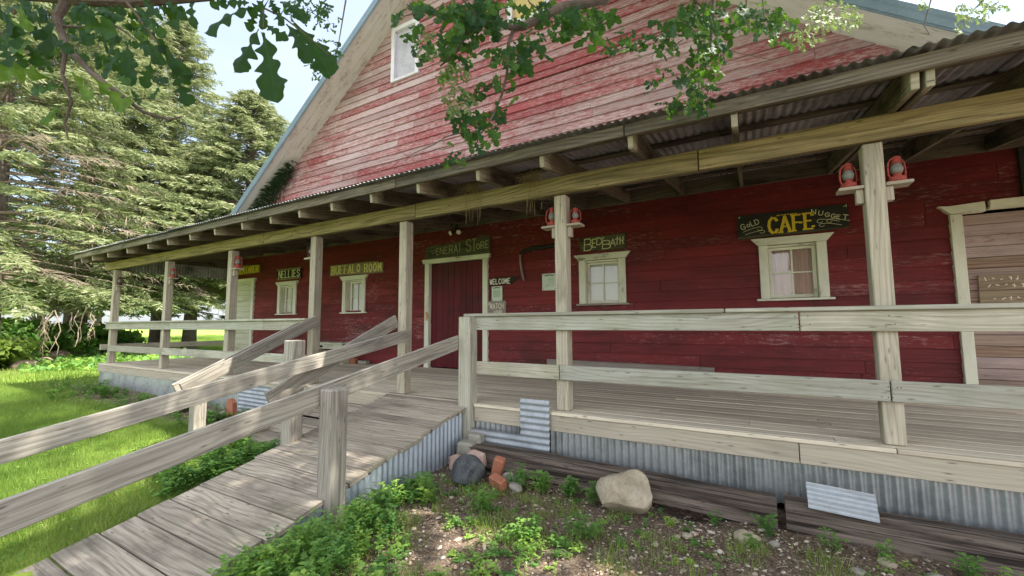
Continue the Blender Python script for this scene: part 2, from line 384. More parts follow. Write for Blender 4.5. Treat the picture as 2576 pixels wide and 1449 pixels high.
M['oldplank'] = wood('old_grey_plank', (.36,.31,.27), (.18,.15,.13), stain=(.12,.10,.09), var=.3)
M['signboard'] = wood('blackened_sign_board', (.13,.125,.075), (.03,.03,.02), stain=(.012,.012,.010), stain_amt=.95, var=.2)
M['blackboard'] = wood('black_painted_board', (.035,.035,.03), (.012,.012,.010), stain=(.06,.06,.04), stain_amt=.5, var=.1)
M['brownsign'] = wood('brown_sign_board', (.34,.27,.18), (.16,.12,.08), stain=(.09,.07,.05), var=.2)
M['yellowboard'] = wood('ochre_sign_board', (.34,.27,.05), (.16,.12,.03), stain=(.08,.06,.02), var=.1)
M['galv'] = metal('galvanised_skirting', (.46,.485,.49), (.14,.15,.15), .8, .36)
M['galv_scrap'] = metal('dull_scrap_sheet', (.40,.43,.46), (.22,.24,.25), .3, .5, rust=.25)
M['galv_new'] = metal('bright_galvanised_sheet', (.54,.60,.68), (.28,.32,.36), .7, .42)
M['roofsheet'] = metal('dark_porch_roofing', (.40,.42,.43), (.05,.05,.05), .6, .48, rust=.25)
M['bluemetal'] = metal('blue_grey_roof_metal', (.20,.26,.31), (.15,.195,.235), .35, .45)
M['darkgap'] = plain('dark_interior', (.015,.012,.012), .9)  # near-black colour stands for unlit space behind the boards and below the deck
M['letter_cream'] = plain('cream_lettering', (.62,.60,.38), .8, nscale=60, namt=.25)
M['letter_yellow'] = plain('yellow_lettering', (.68,.50,.035), .7, nscale=40, namt=.35)
M['letter_gold'] = plain('ochre_lettering', (.78,.68,.28), .8, nscale=60, namt=.35)
M['letter_dim'] = plain('faded_lettering', (.42,.42,.20), .85, nscale=90, namt=.5)
M['letter_white'] = plain('white_lettering', (.74,.68,.56), .8, nscale=60, namt=.2)
M['ink'] = plain('printed_ink', (.06,.10,.08), .8)
M['paper'] = plain('notice_paper', (.60,.68,.55), .8, nscale=5, namt=.06)
M['lantern_red'] = plain('red_lantern_enamel', (.33,.065,.048), .7, .0, 30, .6)
M['lantern_dark'] = plain('rusted_lantern_metal', (.10,.045,.04), .7, .2, 30, .4)
M['globe'] = plain('clouded_lantern_glass', (.19,.19,.165), .35, 0, 40, .4)
M['brick'] = plain('orange_brick', (.36,.14,.085), .9, 0, 25, .35, .5)
M['concrete'] = rock_mat('old_concrete', (.28,.27,.22), (.37,.35,.29), (.18,.19,.14), 14)
M['boulder'] = rock_mat('tan_boulder_stone', (.36,.30,.21), (.50,.43,.33), (.19,.15,.10), 7)
M['blackrock'] = rock_mat('black_rock_stone', (.035,.04,.05), (.12,.13,.14), (.24,.22,.18), 9)
M['pinkrock'] = rock_mat('pink_granite_stone', (.42,.28,.23), (.52,.39,.33), (.25,.18,.15), 9)
M['greyrock'] = rock_mat('grey_field_stone', (.30,.27,.24), (.42,.38,.34), (.2,.17,.15), 9)
M['gravel'] = None
M['nail'] = plain('rusted_nail_heads', (.05,.035,.028), .7, .3)
M['brass'] = plain('brass_hardware', (.45,.26,.09), .45, .6)
M['blackmetal'] = plain('black_fixture_metal', (.03,.03,.03), .5, .4)
M['lampglass'] = plain('floodlight_lens', (.78,.76,.68), .3, 0, 20, .08)
M['bark'] = rock_mat('grey_brown_bark', (.10,.075,.06), (.20,.16,.13), (.06,.05,.04), 11)
M['twig'] = plain('oak_twig_bark', (.11,.085,.065), .9, 0, 40, .5)
M['deadtwig'] = plain('bare_twig_wood', (.27,.215,.165), .9, 0, 30, .45)
M['straw'] = plain('dry_straw', (.34,.27,.13), .9, 0, 50, .5)
M['spruce'] = leaf_mat('spruce_needles', [(.09,.13,.055), (.20,.25,.105), (.33,.36,.18), (.42,.40,.27)], .32, (.36,.40,.15), .6)
M['spruce_dark'] = leaf_mat('dark_cedar_needles', [(.035,.06,.03), (.075,.105,.045), (.11,.14,.06)], .2, None, .6)
M['oakleaf'] = leaf_mat('oak_leaf', [(.012,.045,.020), (.024,.075,.028), (.06,.15,.035), (.16,.28,.03)], .40, (.22,.46,.02), .5, .18)  # yellow-green end of the ramp serves for sunlit, backlit leaves
M['oakpale'] = leaf_mat('pale_oak_leaf', [(.12,.19,.06), (.20,.27,.09), (.28,.33,.13)], .45, (.30,.42,.08), .5)
M['bush'] = leaf_mat('shrub_leaf', [(.06,.16,.03), (.13,.27,.05), (.22,.38,.07)], .45, (.24,.48,.05), .5)
M['sunnyleaf'] = leaf_mat('yellow_green_leaf', [(.10,.17,.03), (.19,.28,.05), (.28,.36,.08)], .45, (.30,.45,.06), .5)
M['weed'] = leaf_mat('weed_leaf', [(.10,.23,.075), (.19,.37,.10), (.30,.50,.11), (.48,.66,.14)], .45, (.34,.62,.07), .5)
M['vine'] = leaf_mat('vine_leaf', [(.03,.075,.035), (.06,.12,.05), (.10,.17,.07)], .35, None, .5)
M['grass'] = leaf_mat('grass_blade', [(.12,.22,.04), (.21,.335,.06), (.32,.43,.09), (.44,.46,.17)], .45, (.36,.52,.08), .5)
M['dryleaf'] = leaf_mat('dry_leaf', [(.09,.055,.032), (.16,.105,.065), (.26,.19,.12)], .2)
M['curtain'] = plain('rose_curtain_cloth', (.68,.50,.43), .9, 0, 7, .15)
M['blind'] = plain('pale_window_blind', (.78,.75,.68), .9, 0, 4, .1)
M['tanpanel'] = plain('tan_window_panel', (.58,.44,.20), .8, 0, 6, .15)
M['lacepanel'] = rock_mat('cracked_lavender_panel', (.42,.40,.46), (.52,.49,.55), (.22,.2,.25), 6)
def glass_mat():
    m = NT('window_glass'); gl = m.n('ShaderNodeBsdfGlossy'); gl.inputs['Roughness'].default_value = .02; gl.inputs['Color'].default_value = (1,1,1,1)
    tr = m.n('ShaderNodeBsdfTransparent'); tr.inputs[0].default_value = (.92,.93,.92,1)
    fr = m.n('ShaderNodeFresnel'); fr.inputs[0].default_value = 1.75
    mx = m.n('ShaderNodeMixShader'); m.L(fr.outputs[0], mx.inputs[0]); m.L(tr.outputs[0], mx.inputs[1]); m.L(gl.outputs[0], mx.inputs[2])
    m.L(mx.outputs[0], m.t.nodes['Material Output'].inputs[0]); return m.m
M['glass'] = glass_mat()
def gravel_mat():
    m = NT('gravel_stone'); r = m.rnd()
    return m.done(m.ramp(r, (0, (.14,.11,.09)), (.25, (.26,.20,.145)), (.55, (.42,.345,.27)), (.85, (.58,.52,.44)), (1, (.42,.24,.15))), .85)
M['gravel'] = gravel_mat()

# ------------------------------------------------------------------ ground
W = 2.68                      # wall plane; porch posts stand on y = 0, deck top z = 0
def gz(x, y):
    z = -.575 + .004*math.sin(x*1.7)*math.cos(y*1.3)
    t = min(1, max(0, (-x-4)/8)); z += .085*t
    z -= .075*min(1, max(0, (-y-1.5)/1.6))*min(1, max(0, (8+x)/4))*min(1, max(0, (x+30)/10))
    z -= .13*math.exp(-((x+.50)/.20)**2-((y+.26)/.17)**2)
    return z
def ground():
    xs = [-900,-400,-200,-120,-80,-60,-45,-36,-30] + list(np.arange(-26, -4, .8)) + list(np.arange(-4, 4.01, .10)) + [5,7,10,16,30,60,200,800]
    ys = [-300,-100,-40,-20,-12,-9,-7,-5.5] + list(np.arange(-4.6, .2, .09)) + [.5,1,1.5,2,2.6,3.5,5,7,10,14,20,30,45,70,120,250,500,900]
    r2 = np.random.RandomState(3); v = []; f = []
    for y in ys:
        for x in xs:
            near = -4.2 < x < 4.2 and -4.7 < y < .3
            v.append((x, y, gz(x, y) + (r2.uniform(-.010, .010) if near else 0)))
    n = len(xs)
    for j in range(len(ys)-1):
        for i in range(n-1):
            a = j*n+i; f.append((a, a+1, a+n+1, a+n))
    o = fast_mesh('ground', np.array(v), faces_quad=np.array(f), rnd=np.zeros(len(f)), mat=ground_mat(), smooth=True)
    struct(o)
ground()

# ------------------------------------------------------------------ barn
GX, GZ_, GS = -4.925, 9.105, .746
XL, XR = -13.2, 3.35
PITCH = .157
OPEN = [(-.0+.2, 1.20, .77, 1.84)]
WINS = dict(cafe=(.111,.855,1.171,1.887), bed=(-2.459,-1.694,1.175,1.883), buf=(-8.283,-7.53,1.142,1.88), nel=(-10.825,-10.042,1.149,1.883))
barn = thing('barn', 'large weathered red barn with steep gable and blue metal roof edge', 'barn', (GX, W, -.5))
def cuts():
    c = []
    for k, (a, b, z0, z1) in WINS.items(): c.append((a+.08, b-.08, z0-.01, z1+.03))
    c.append((-5.776+.06, -4.254-.06, -.3, 2.09)); c.append((-13.0, -11.98, -.3, 2.10)); c.append((2.05, 3.5, -.3, 2.14))
    c.append((-6.80, -6.10, 6.34, 7.54)); c.append((-3.72, -2.98, 6.55, 7.78))
    c.append((-3.67, -3.0, 5.27, 5.33))
    return c
CUTS = cuts()
def siding():
    low, gab = MB(), MB(); r = random.Random(11); k = 0; z = -.55
    while z < 9.1:
        z1 = min(z+PITCH, 9.1); zm = (z+z1)/2
        def ext(zz):
            if zz < 2.93: return XL, XR
            h = (GZ_-zz)/GS; return max(XL, GX-h), min(XR, GX+h)
        a0, b0 = ext(z); a1, b1 = ext(z1)
        joints = [a0]; x = a0 + r.uniform(.6, 3.2)
        while x < b0-.3: joints.append(x); x += r.uniform(1.6, 4.4)
        joints.append(b0)
        mb = low if z < 2.7 else gab
        slit = [(-3.67, -3.0)] if abs(zm-5.31) < .08 else []
        for p, q in zip(joints, joints[1:]):
            iv = [(p, q)]
            for (ca, cb, c0, c1) in CUTS:
                if zm < c0 or zm > c1 or c1-c0 < .07: continue
                nv = []
                for s, e in iv:
                    if e <= ca or s >= cb: nv.append((s, e)); continue
                    if s < ca: nv.append((s, ca))
                    if e > cb: nv.append((cb, e))
                iv = nv
            for s, e in iv:
                rn = r.random(); uo = r.random()*30; vo = r.random()*9
                ss = a0 if s == p and p == joints[0] else s+.0025; ee = e-.0025
                ts = a1 if (s == p and p == joints[0]) else max(ss, a1); te = b1 if (e == q and q == joints[-1]) else min(ee, b1)
                if te - ts < .02 and zm < 8.9: te = ts + .01
                dz = r.uniform(-.0015, .0015); out = r.uniform(0, .003); zb = z+dz
                yb, yt = W-.020-out, W+.004
                if slit and s < -3.3 < e:
                    zb += .022; yb -= .004
                mb.quad([(ss, yb, zb), (ee, yb, zb), (te, yt, z1+.002), (ts, yt, z1+.002)], [(ss+uo, vo), (ee+uo, vo), (te+uo, vo+PITCH), (ts+uo, vo+PITCH)], rn)
                mb.quad([(ss, W+.05, zb), (ee, W+.05, zb), (ee, yb, zb), (ss, yb, zb)], [(ss+uo, vo), (ee+uo, vo), (ee+uo, vo+.02), (ss+uo, vo+.02)], rn)
                mb.quad([(ss, W+.05, zb), (ss, yb, zb), (ts, yt, z1), (ts, W+.05, z1)], None, rn)
                mb.quad([(ee, yb, zb), (ee, W+.05, zb), (te, W+.05, z1), (te, yt, z1)], None, rn)
        z += PITCH; k += 1
    low.build('lower_siding', M['siding_low'], barn); gab.build('gable_siding', M['siding_gable'], barn)
siding()
def barn_shell():
    D = 20.0; b = MB()     # near-black sheet behind the boards, painted as the unlit interior, plus the plain sides and back
    h = (GZ_-2.93)/GS
    b.quad([(XL, W+.32, -.55), (XR, W+.32, -.55), (XR, W+.32, 2.9), (GX, W+.32, GZ_-.05), (XL, W+.32, 2.9)][::1], None)
    b.build('shade_backing', M['darkgap'], barn)
    s = MB()
    for x in (XL, XR):
        for i in range(22):
            z0 = -.55+i*PITCH; s.quad([(x, W+.004, z0), (x, D, z0), (x, D, z0+PITCH), (x, W+.004, z0+PITCH)], [(0, z0), (D, z0), (D, z0+PITCH), (0, z0+PITCH)], rng.random())
    s.quad([(XL, D, -.55), (XR, D, -.55), (XR, D, 2.9), (GX, D, GZ_), (XL, D, 2.9)], None)
    s.build('side_wall', M['siding_low'], barn)
    # roof: soffit boards below, blue metal above
    for sd, nm in ((-1, 'left'), (1, 'right')):
        f = MB(); xe = 9.1; y0 = W-.60
        d = Vector((sd, 0, -GS)).normalized(); nrm = Vector((sd*GS, 0, 1)).normalized()
        L = xe/ abs(d.x)
        for j, (ya, yb) in enumerate(((y0, y0+.20), (y0+.203, y0+.40), (y0+.403, W+.02))):
            n = 6
            for i in range(n):
                p0 = Vector((GX, 0, GZ_)) + d*(L*i/n+.002); p1 = Vector((GX, 0, GZ_)) + d*(L*(i+1)/n)
                f.box((p0+p1)/2 + Vector((0, (ya+yb)/2, 0)) + nrm*.012, d, Vector((0,1,0)), nrm, (p1-p0).length/2, (yb-ya)/2, .011, .002)
        so = f.build('soffit', M['soffit'], barn)
        r = MB()
        c = Vector((GX, (y0-.03+D)/2, GZ_)) + d*(L/2) + nrm*.075
        r.box(c, d, Vector((0,1,0)), nrm, L/2+.05, (D-y0+.03)/2, .012, .002)
        ro = r.build('metal_roof', M['bluemetal'], barn)
        r = MB()
        r.box(Vector((GX, y0-.018, GZ_)) + d*(L/2) + nrm*.066, d, Vector((0,1,0)), nrm, L/2, .012, .075, .003)
        r.box(Vector((GX, y0-.012, GZ_)) + d*(L/2) + nrm*(-.018), d, Vector((0,1,0)), nrm, L/2, .008, .012, .002)
        r.build('roof_edge_trim', M['bluemetal'], ro)
barn_shell()

def window(name, x0, x1, z0, z1, style):
    y = W-.024
    w = MB()
    cw = .105
    w.abox((x0, y-.028, z0), (x0+cw, y+.01, z1-.003), 'z'); w.abox((x1-cw, y-.028, z0), (x1, y+.01, z1-.003), 'z')
    for xx in (x0+cw, x1-cw):                                  # reveals
        s = 1 if xx < (x0+x1)/2 else -1
        w.abox((min(xx-s*.02, xx), y+.012, z0), (max(xx-s*.02, xx), W+.16, z1), 'z', .001)
    w.abox((x0+cw, y+.02, z1-.03), (x1-cw, W+.16, z1-.004), 'x', .001)
    fr = w.build('window', M['cream'], barn)
    c = MB(); t = .095
    c.prism([(x0-.005, z1), (x1+.005, z1), (x1+.085, z1+t), (x0-.085, z1+t)], y-.045, y+.01)
    c.build('header', M['cream'], fr)
    c = MB(); c.abox((x0-.05, y-.05, z0-.03), (x1+.05, W+.15, z0-.002), 'x'); c.build('sill', M['cream'] if style != 'bed' else M['oldplank'], fr)
    s = MB(); a, b, p, q = x0+cw+.004, x1-cw-.004, z0+.002, z1-.034; ys = W+.055 if style != 'cafe' else W+.04; sw = .042
    if style in ('nel', 'buf'): a += .05
    if style == 'cafe': b -= .0
    s.abox((a, ys, p), (a+sw, ys+.035, q), 'z', .003); s.abox((b-sw, ys, p), (b, ys+.035, q), 'z', .003)
    s.abox((a+sw, ys+.001, p), (b-sw, ys+.034, p+sw*1.15), 'x', .003); s.abox((a+sw, ys+.001, q-sw*.8), (b-sw, ys+.034, q), 'x', .003)
    xm, zm = (a+b)/2, (p+q)/2
    s.abox((xm-.010, ys+.004, p+sw*1.15), (xm+.010, ys+.03, q-sw*.8), 'z', .002); s.abox((a+sw, ys+.006, zm-.010), (xm-.010, ys+.029, zm+.010), 'x', .002)
    s.abox((xm+.010, ys+.006, zm-.010), (b-sw, ys+.029, zm+.010), 'x', .002)
    s.build('sash', M['cream'], fr)
    g = MB(); g.quad([(a+.01, ys+.018, p+.01), (b-.01, ys+.018, p+.01), (b-.01, ys+.018, q-.01), (a+.01, ys+.018, q-.01)], None); g.build('pane', M['glass'], fr)
    k = MB(); yc = ys+.045
    if style == 'cafe':
        xs = np.linspace(x0, x1-.13, 50); r = random.Random(5)
        ph = 0; pr = None
        for i, x in enumerate(xs):
            ph += r.uniform(.5, 1.5); yy = yc + .014*math.sin(ph); yl = yy + r.uniform(-.004, .004)
            if pr: k.quad([(pr[0], pr[2], z0), (x, yl, z0), (x, yy, z1), (pr[0], pr[1], z1)], None)
            pr = (x, yy, yl)
        k.build('curtain', M['curtain'], fr)
    else:
        k.quad([(x0, yc, z0), (x1, yc, z0), (x1, yc, z1), (x0, yc, z1)], None); k.build('blind', M['blind'], fr)
    return fr
LAB = dict(cafe='cream window with rose curtain', bed='cream window with reflective panes', buf=None, nel=None)
for k, v in WINS.items():
    o = window('window', *v, k)

def doors():
    y = W-.024
    # central double plank door
    x0, x1, zt = -5.776, -4.254, 2.081
    d = MB(); n = 9; a, b = x0+.10, x1-.10
    for i in range(n):
        xa, xb = a+(b-a)*i/n, a+(b-a)*(i+1)/n; d.abox((xa+.002, W+.03+rng.uniform(0,.004), .01), (xb-.002, W+.06, zt-.01), 'z', .004)
    dr = d.build('door', M['door_red'], barn)
    for a, b in ((x0, x0+.11), (x1-.11, x1)):
        f = MB(); f.abox((a, y-.03, -.01), (b, W+.08, zt-.004), 'z'); f.build('door_jamb', M['cream'], dr)
    f = MB(); f.prism([(x0-.03, zt), (x1+.03, zt), (x1+.06, zt+.085), (x0-.06, zt+.085)], y-.05, W+.02); f.build('door_header', M['cream'], dr)
    h = MB(); h.abox((x0+.055, y-.045, .93), (x0+.095, y-.031, 1.10), 'z', .003); h.tube([(x0+.11, y-.04, .98), (x0+.11, y-.04, 1.06)], .013, 8); h.build('latch', M['brass'], dr)
    # white slatted door at the far end
    d = MB(); z = 0.02
    while z < 2.02:
        d.abox((-13.02, W+.0+rng.uniform(0,.008), z), (-12.06, W+.03, z+.148), 'x', .004); z += .152
    dw = d.build('slatted_door', M['white_boards'], barn)
    for a, b in ((-12.055, -11.945), (-13.14, -13.03)):
        f = MB(); f.abox((a, y-.03, -.01), (b, W+.08, 2.075), 'z'); f.build('door_jamb', M['cream'], dw)
    f = MB(); f.prism([(-13.17, 2.078), (-11.92, 2.078), (-11.86, 2.16), (-13.2, 2.16)], y-.05, W+.02); f.build('door_header', M['cream'], dw)
    # boarded door at the right
    d = MB(); z = -.02
    while z < 2.02:
        x = 2.105
        while x < 3.3:
            xe = min(3.32, x+rng.uniform(.6, 1.4)); d.abox((x+.002, W+rng.uniform(.012,.02), z), (xe-.002, W+.05, z+.118), 'x', .004); x = xe
        z += .122
    db = d.build('boarded_door', M['brown_boards'], barn)
    f = MB(); f.abox((1.995, y-.04, -.01), (2.095, W+.08, 2.06), 'z'); f.build('door_frame', M['cream'], db)
    f = MB(); f.prism([(2.0, 2.065), (2.28, 2.065), (2.275, 2.172), (1.985, 2.155), (1.90, 2.165)], y-.055, W+.02); f.prism([(2.315, 2.085), (3.2, 2.085), (3.2, 2.18), (2.32, 2.18)], y-.05, W+.02)
    f.build('door_header', M['cream'], db)
    g = MB(); g.abox((2.575, y-.028, 2.20), (2.625, y+.02, 2.73), 'z'); g.build('dark_gap_strip', M['blackboard'], barn)  # black strip painted in for a dark gap above the door
    # gable windows
    for (x0, x1, z0, z1, mat) in ((-6.86, -6.04, 6.29, 7.58, 'lacepanel'), (-3.80, -2.92, 6.50, 7.82, 'tanpanel')):
        f = MB(); cw = .10
        f.abox((x0, y-.03, z0), (x0+cw, W+.05, z1), 'z'); f.abox((x1-cw, y-.03, z0), (x1, W+.05, z1), 'z')
        f.abox((x0+cw, y-.029, z0), (x1-cw, W+.05, z0+.06), 'x'); f.abox((x0+cw, y-.029, z1-cw), (x1-cw, W+.05, z1), 'x')
        gw = f.build('gable_window', M['white_trim'], barn)
        p = MB(); nn = 40
        for i in range(nn):
            xa = x0+cw+(x1-x0-2*cw)*i/nn; xb = x0+cw+(x1-x0-2*cw)*(i+1)/nn
            ya = W+.02+(.008*math.sin(i*PI/2) if mat == 'tanpanel' else 0); yb = W+.02+(.008*math.sin((i+1)*PI/2) if mat == 'tanpanel' else 0)
            p.quad([(xa, ya, z0+.06), (xb, yb, z0+.06), (xb, yb, z1-cw), (xa, ya, z1-cw)], None)
        p.build('panel', M[mat], gw)
doors()

# ------------------------------------------------------------------ porch
porch = thing('porch', 'long timber porch across the barn front with corrugated roof and railings', 'porch', (-4.9, 0, -.5))
POSTX = [-12.982, -10.341, -7.933, -5.631, -3.828, -1.664, .821, 3.30, 5.7]  # last post stands under the roof end added to block sun
def corrugated(name, org, du, dv, lu, lv, mat, parent=None, pitch=.066, amp=.008, nu=None, wob=0.0, skip=None):
    """sheet spanned by du (across the ridges) and dv (along them)"""
    du = Vector(du).normalized(); dv = Vector(dv).normalized(); nn = du.cross(dv).normalized(); org = Vector(org)
    n = max(4, int(lu/pitch*8)); m = max(1, nu or 1); v = []; f = []
    for j in range(m+1):
        for i in range(n+1):
            u = lu*i/n; w = lv*j/m
            a = amp*math.sin(2*PI*u/pitch) + wob*math.sin(u*1.3+j*.7)
            v.append(org + du*u + dv*w + nn*a)
    for j in range(m):
        for i in range(n):
            if skip and skip(lu*(i+.5)/n, lv*(j+.5)/m): continue
            a = j*(n+1)+i; f.append((a, a+1, a+n+2, a+n+1))
    f = np.array(f); return fast_mesh(name, np.array([tuple(p) for p in v]), faces_quad=f, rnd=np.zeros(len(f)), mat=mat, parent=parent, smooth=True)
def porch_build():
    # posts
    for i, x in enumerate(POSTX):
        p = MB(); h = .0625 if i != 6 else .059
        p.abox((x-h, 0, 0.002), (x+h, .125, 2.166), 'z', .006); p.build('post', M['post'], porch)
    # deck boards, split at random butt joints
    d = MB(); y = -.045; r = random.Random(4)
    while y < W-.01:
        y1 = min(y+.138, W-.005); x = -13.22 - 0*r.random(); xs = [x]
        x += r.uniform(1.2, 4.6)
        while x < 3.3: xs.append(x); x += r.uniform(2.4, 4.9)
        xs.append(3.4)
        for a, b in zip(xs, xs[1:]): 
            dz = r.uniform(-.003, .0)
            d.abox((a+.002, y+.0025, -.034+dz), (b-.002, y1-.0025, dz), 'x', .003)
        y += .1405
    d.build('deck', M['deck'], porch)
    # nosing and fascia
    f = MB()
    for a, b in ((-13.24,-9.0),(-8.995,-5.62),(-2.66,.25),(.256,3.45)): f.abox((a, -.085, -.185), (b, -.049, -.034), 'x', .004)
    f.abox((-5.615, -.085, -.17), (-4.02, -.049, -.03), 'x')
    f.build('deck_fascia', M['fascia'], porch)
    for sg in (((-13.24,-9.9),(-9.895,-5.6)), ((-2.66,-1.75),(-1.745,.80),(.806,3.45))):
        n = MB()
        for a, b in sg: n.abox((a, -.10, -.0325), (b, -.047, -.002), 'x', .004)
        n.build('deck_nosing', M['deck'], porch)
    # corrugated skirts
    corrugated('skirting', (-1.78, -.058, -.50), (1,0,0), (0,0,1), 5.2, .33, M['galv'], porch, .064, .0125)
    corrugated('skirting', (-2.66, -.056, -.50), (1,0,0), (0,0,1), .87, .33, M['galv'], porch, .064, .0125)
    corrugated('skirting', (-13.2, -.058, -.56), (1,0,0), (0,0,1), 7.6, .385, M['galv'], porch)
    b = MB(); b.quad([(-13.2, .06, -.6), (3.45, .06, -.6), (3.45, .06, -.036), (-13.2, .06, -.036)], None)
    b.quad([(-13.2, W, -.6), (-13.2, .06, -.6), (-13.2, .06, -.036), (-13.2, W, -.036)], None); b.build('underdeck_shade', M['darkgap'], porch)  # near-black sheets paint the shade below the deck
    # railings: cap, upper board, lower board
    for segs, z0, z1 in ((((-2.82,.305),(.309,3.4)), .788, .935), (((-13.12,-9.945),(-9.94,-6.765),(-6.76,-5.72)), .775, .918)):
        u = MB()
        for a, b in segs:
            u.abox((a+.002, -.04, z0), (b-.002, -.002, z1), 'x', .005)
            for px in POSTX+[a+.03, b-.03]:
                if a < px < b:
                    for dx, dz in ((-.02,.035),(.015,.11),(.03,.05)): u.nail(px+dx+rng.uniform(-.01,.01), -.0408, z0+dz)
        u.build('upper_rail', [M['rail'], M['nail']], porch)
    for segs, z in ((((-2.82,-.2),(-.195,3.4)), .936), (((-13.14,-8.2),(-8.195,-5.66)), .919)):
        u = MB()
        for a, b in segs: u.abox((a+.002, -.075, z), (b-.002, .055, z+.032), 'x', .006)
        u.build('rail_cap', M['rail'], porch)
    for segs, z0, z1 in ((((-2.672,-1.68),(-1.676,.806),(.81,3.4)), .303, .445), (((-12.9,-10.21),(-10.205,-7.55),(-7.545,-5.66)), .28, .415)):
        u = MB()
        for a, b in segs:
            u.abox((a+.002, -.042, z0), (b-.002, -.002, z1), 'x', .005)
            for px in POSTX+[a+.03, b-.03]:
                if a < px < b:
                    for dx, dz in ((-.02,.03),(.02,.10)): u.nail(px+dx+rng.uniform(-.01,.01), -.0428, z0+dz)
        u.build('lower_rail', [M['rail'], M['nail']], porch)
    u = MB(); u.abox((-13.14, .0, .775), (-13.10, W, .918), 'y'); u.build('upper_rail', M['rail'], porch)
    u = MB(); u.abox((-13.17, -.10, .30), (-13.13, W-.02, .43), 'y'); u.build('lower_rail', M['rail'], porch)
    # corner post of the ramp opening (runs down to the ground)
    p = MB(); p.abox((-2.826, -.155, -.57), (-2.674, -.004, .934), 'z', .008); p.build('newel_post', M['rail'], porch)
    # beam
    b = MB()
    for a, c in ((-13.4,-6.85),(-6.845,-3.59),(-3.585,-.35),(-.345,5.9)): b.abox((a+.002, -.045, 2.17), (c-.002, -.003, 2.348), 'x', .004)
    b.build('front_beam', M['beam'], porch)
    b = MB()
    for a, c in ((-13.4,-8.2),(-8.195,-4.9),(-4.895,-1.7),(-1.695,1.8),(1.805,3.5)): b.abox((a+.002, .0, 2.17), (c-.002, .045, 2.345), 'x', .004)
    b.build('inner_beam', M['rafter'], porch)
    # rafters, rising to the wall
    S = .145; RX = [-13.05,-12.4,-11.55,-10.6,-9.67,-8.89,-8.09,-7.3,-6.52,-5.8,-5.15,-4.5,-3.8,-3.08,-2.3,-1.6,-.8,-.05,.93,1.0,1.62,2.35,3.1,3.9,4.7,5.5]  # rafters beyond the barn end carry the added sun-blocking roof
    for x in RX:
        m = MB(); y0, y1 = -.56, W-.045
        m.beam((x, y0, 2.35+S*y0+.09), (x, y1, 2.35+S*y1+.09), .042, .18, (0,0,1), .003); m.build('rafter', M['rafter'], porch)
    # purlins between the rafters and the sheet
    pu = MB()
    for y in (-.30, .28, .95, 1.6, 2.3):
        x = -13.3
        while x < 3.4:
            xe = min(3.5, x+rng.uniform(2.2, 4)); pu.abox((x, y-.045, 2.35+S*y+.182), (xe-.003, y+.045, 2.35+S*y+.204), 'x', .002); x = xe
    pu.build('purlin', M['rafter'], porch)
    le = MB()
    for a, c in ((-13.2,-9.1),(-9.095,-5.0),(-4.995,-.9),(-.895,3.35)): le.abox((a, W-.062, 2.735), (c-.003, W-.02, 2.945), 'x')
    le.build('ledger', M['rafter'], porch)
    # eave board
    e = MB()
    for a, c in ((-13.36,-9.4),(-9.395,-6.3),(-6.295,-3.37),(-3.365,-.84),(-.835,1.6),(1.605,5.9)): e.abox((a+.002, -.60, 2.365+rng.uniform(-.004,.004)), (c-.002, -.562, 2.463), 'x', .004)
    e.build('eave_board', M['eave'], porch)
    # corrugated roof in sheets
    y0 = -.66; L = (W-.016-y0)*math.sqrt(1+S*S); x = -13.40; k = 0; r = random.Random(8)
    while x < 5.6:  # sheets run on past the barn end, added to keep sun off the deck
        w = .68; dy = r.uniform(-.03, .012)
        corrugated('roof_sheet', (x, y0+dy, 2.35+S*(y0+dy)+.218+.003*(k % 2)), (1,0,0), (0,1,S), w+.05, L-dy*1.02, M['roofsheet'], porch, .067, .009, 1)
        x += w; k += 1
    # closed left end of the roof
    corrugated('end_panel', (-13.12, .05, 2.175), (0,1,0), (0,0,1), W-.07, .30, M['roofsheet'], porch, .067, .008)
    q = MB(); q.prism([(.05, 2.46), (W-.02, 2.46), (W-.02, 2.92), (.05, 2.53)], -13.15, -13.13, axis='x'); q.build('end_board', M['rafter'], porch)
    # steps between the fourth and fifth posts
    t = MB()
    for z, ya, yb in ((-.17,-.36,-.09), (-.345,-.64,-.36), (-.505,-.94,-.63)):
        for j in range(2):
            a = ya+(yb-ya)*j/2; c = ya+(yb-ya)*(j+1)/2; t.abox((-5.56, a+.003, z-.036), (-3.99, c-.003, z), 'x')
        t.abox((-5.54, ya+.02, z-.165), (-4.01, ya+.05, z-.038), 'x')
    for x in (-5.53, -4.04): t.prism([(-.085,-.04), (-.085,-.56), (-.93,-.56), (-.93,-.53), (-.62,-.40), (-.36,-.22)], x-.02, x+.02, axis='x')
    t.build('steps', M['rampboards'], porch)
    h = MB(); h.beam((-5.548, .06, .925), (-5.548, -1.60, .145), .036, .145); h.build('stair_rail', M['ramp_rail'], porch)
    h = MB(); h.beam((-5.715, -.09, .835), (-5.715, -1.60, .125), .036, .145); h.build('stair_rail', M['ramp_rail'], porch)
    h = MB(); h.beam((-3.912, .0, .90), (-3.912, -1.60, .165), .036, .15); h.build('stair_rail', M['ramp_rail'], porch)
    p = MB(); p.abox((-5.695, -1.455, -.58), (-5.568, -1.33, .20), 'z', .006); p.build('stair_post', M['ramp_rail'], porch)
    p = MB(); p.abox((-4.06, -1.52, -.58), (-3.932, -1.395, .16), 'z', .006); 
    # lantern shelves
    for x, sd, z in SHELVES:
        s = MB(); px = x+sd*.0625
        s.abox((min(px, px+sd*.15), .0, z-.022), (max(px, px+sd*.15), .14, z), 'x', .003)
        s.abox((min(px, px+sd*.045), .03, z-.13), (max(px, px+sd*.045), .09, z-.023), 'z', .003)
        s.build('lantern_shelf', M['fascia'], porch)
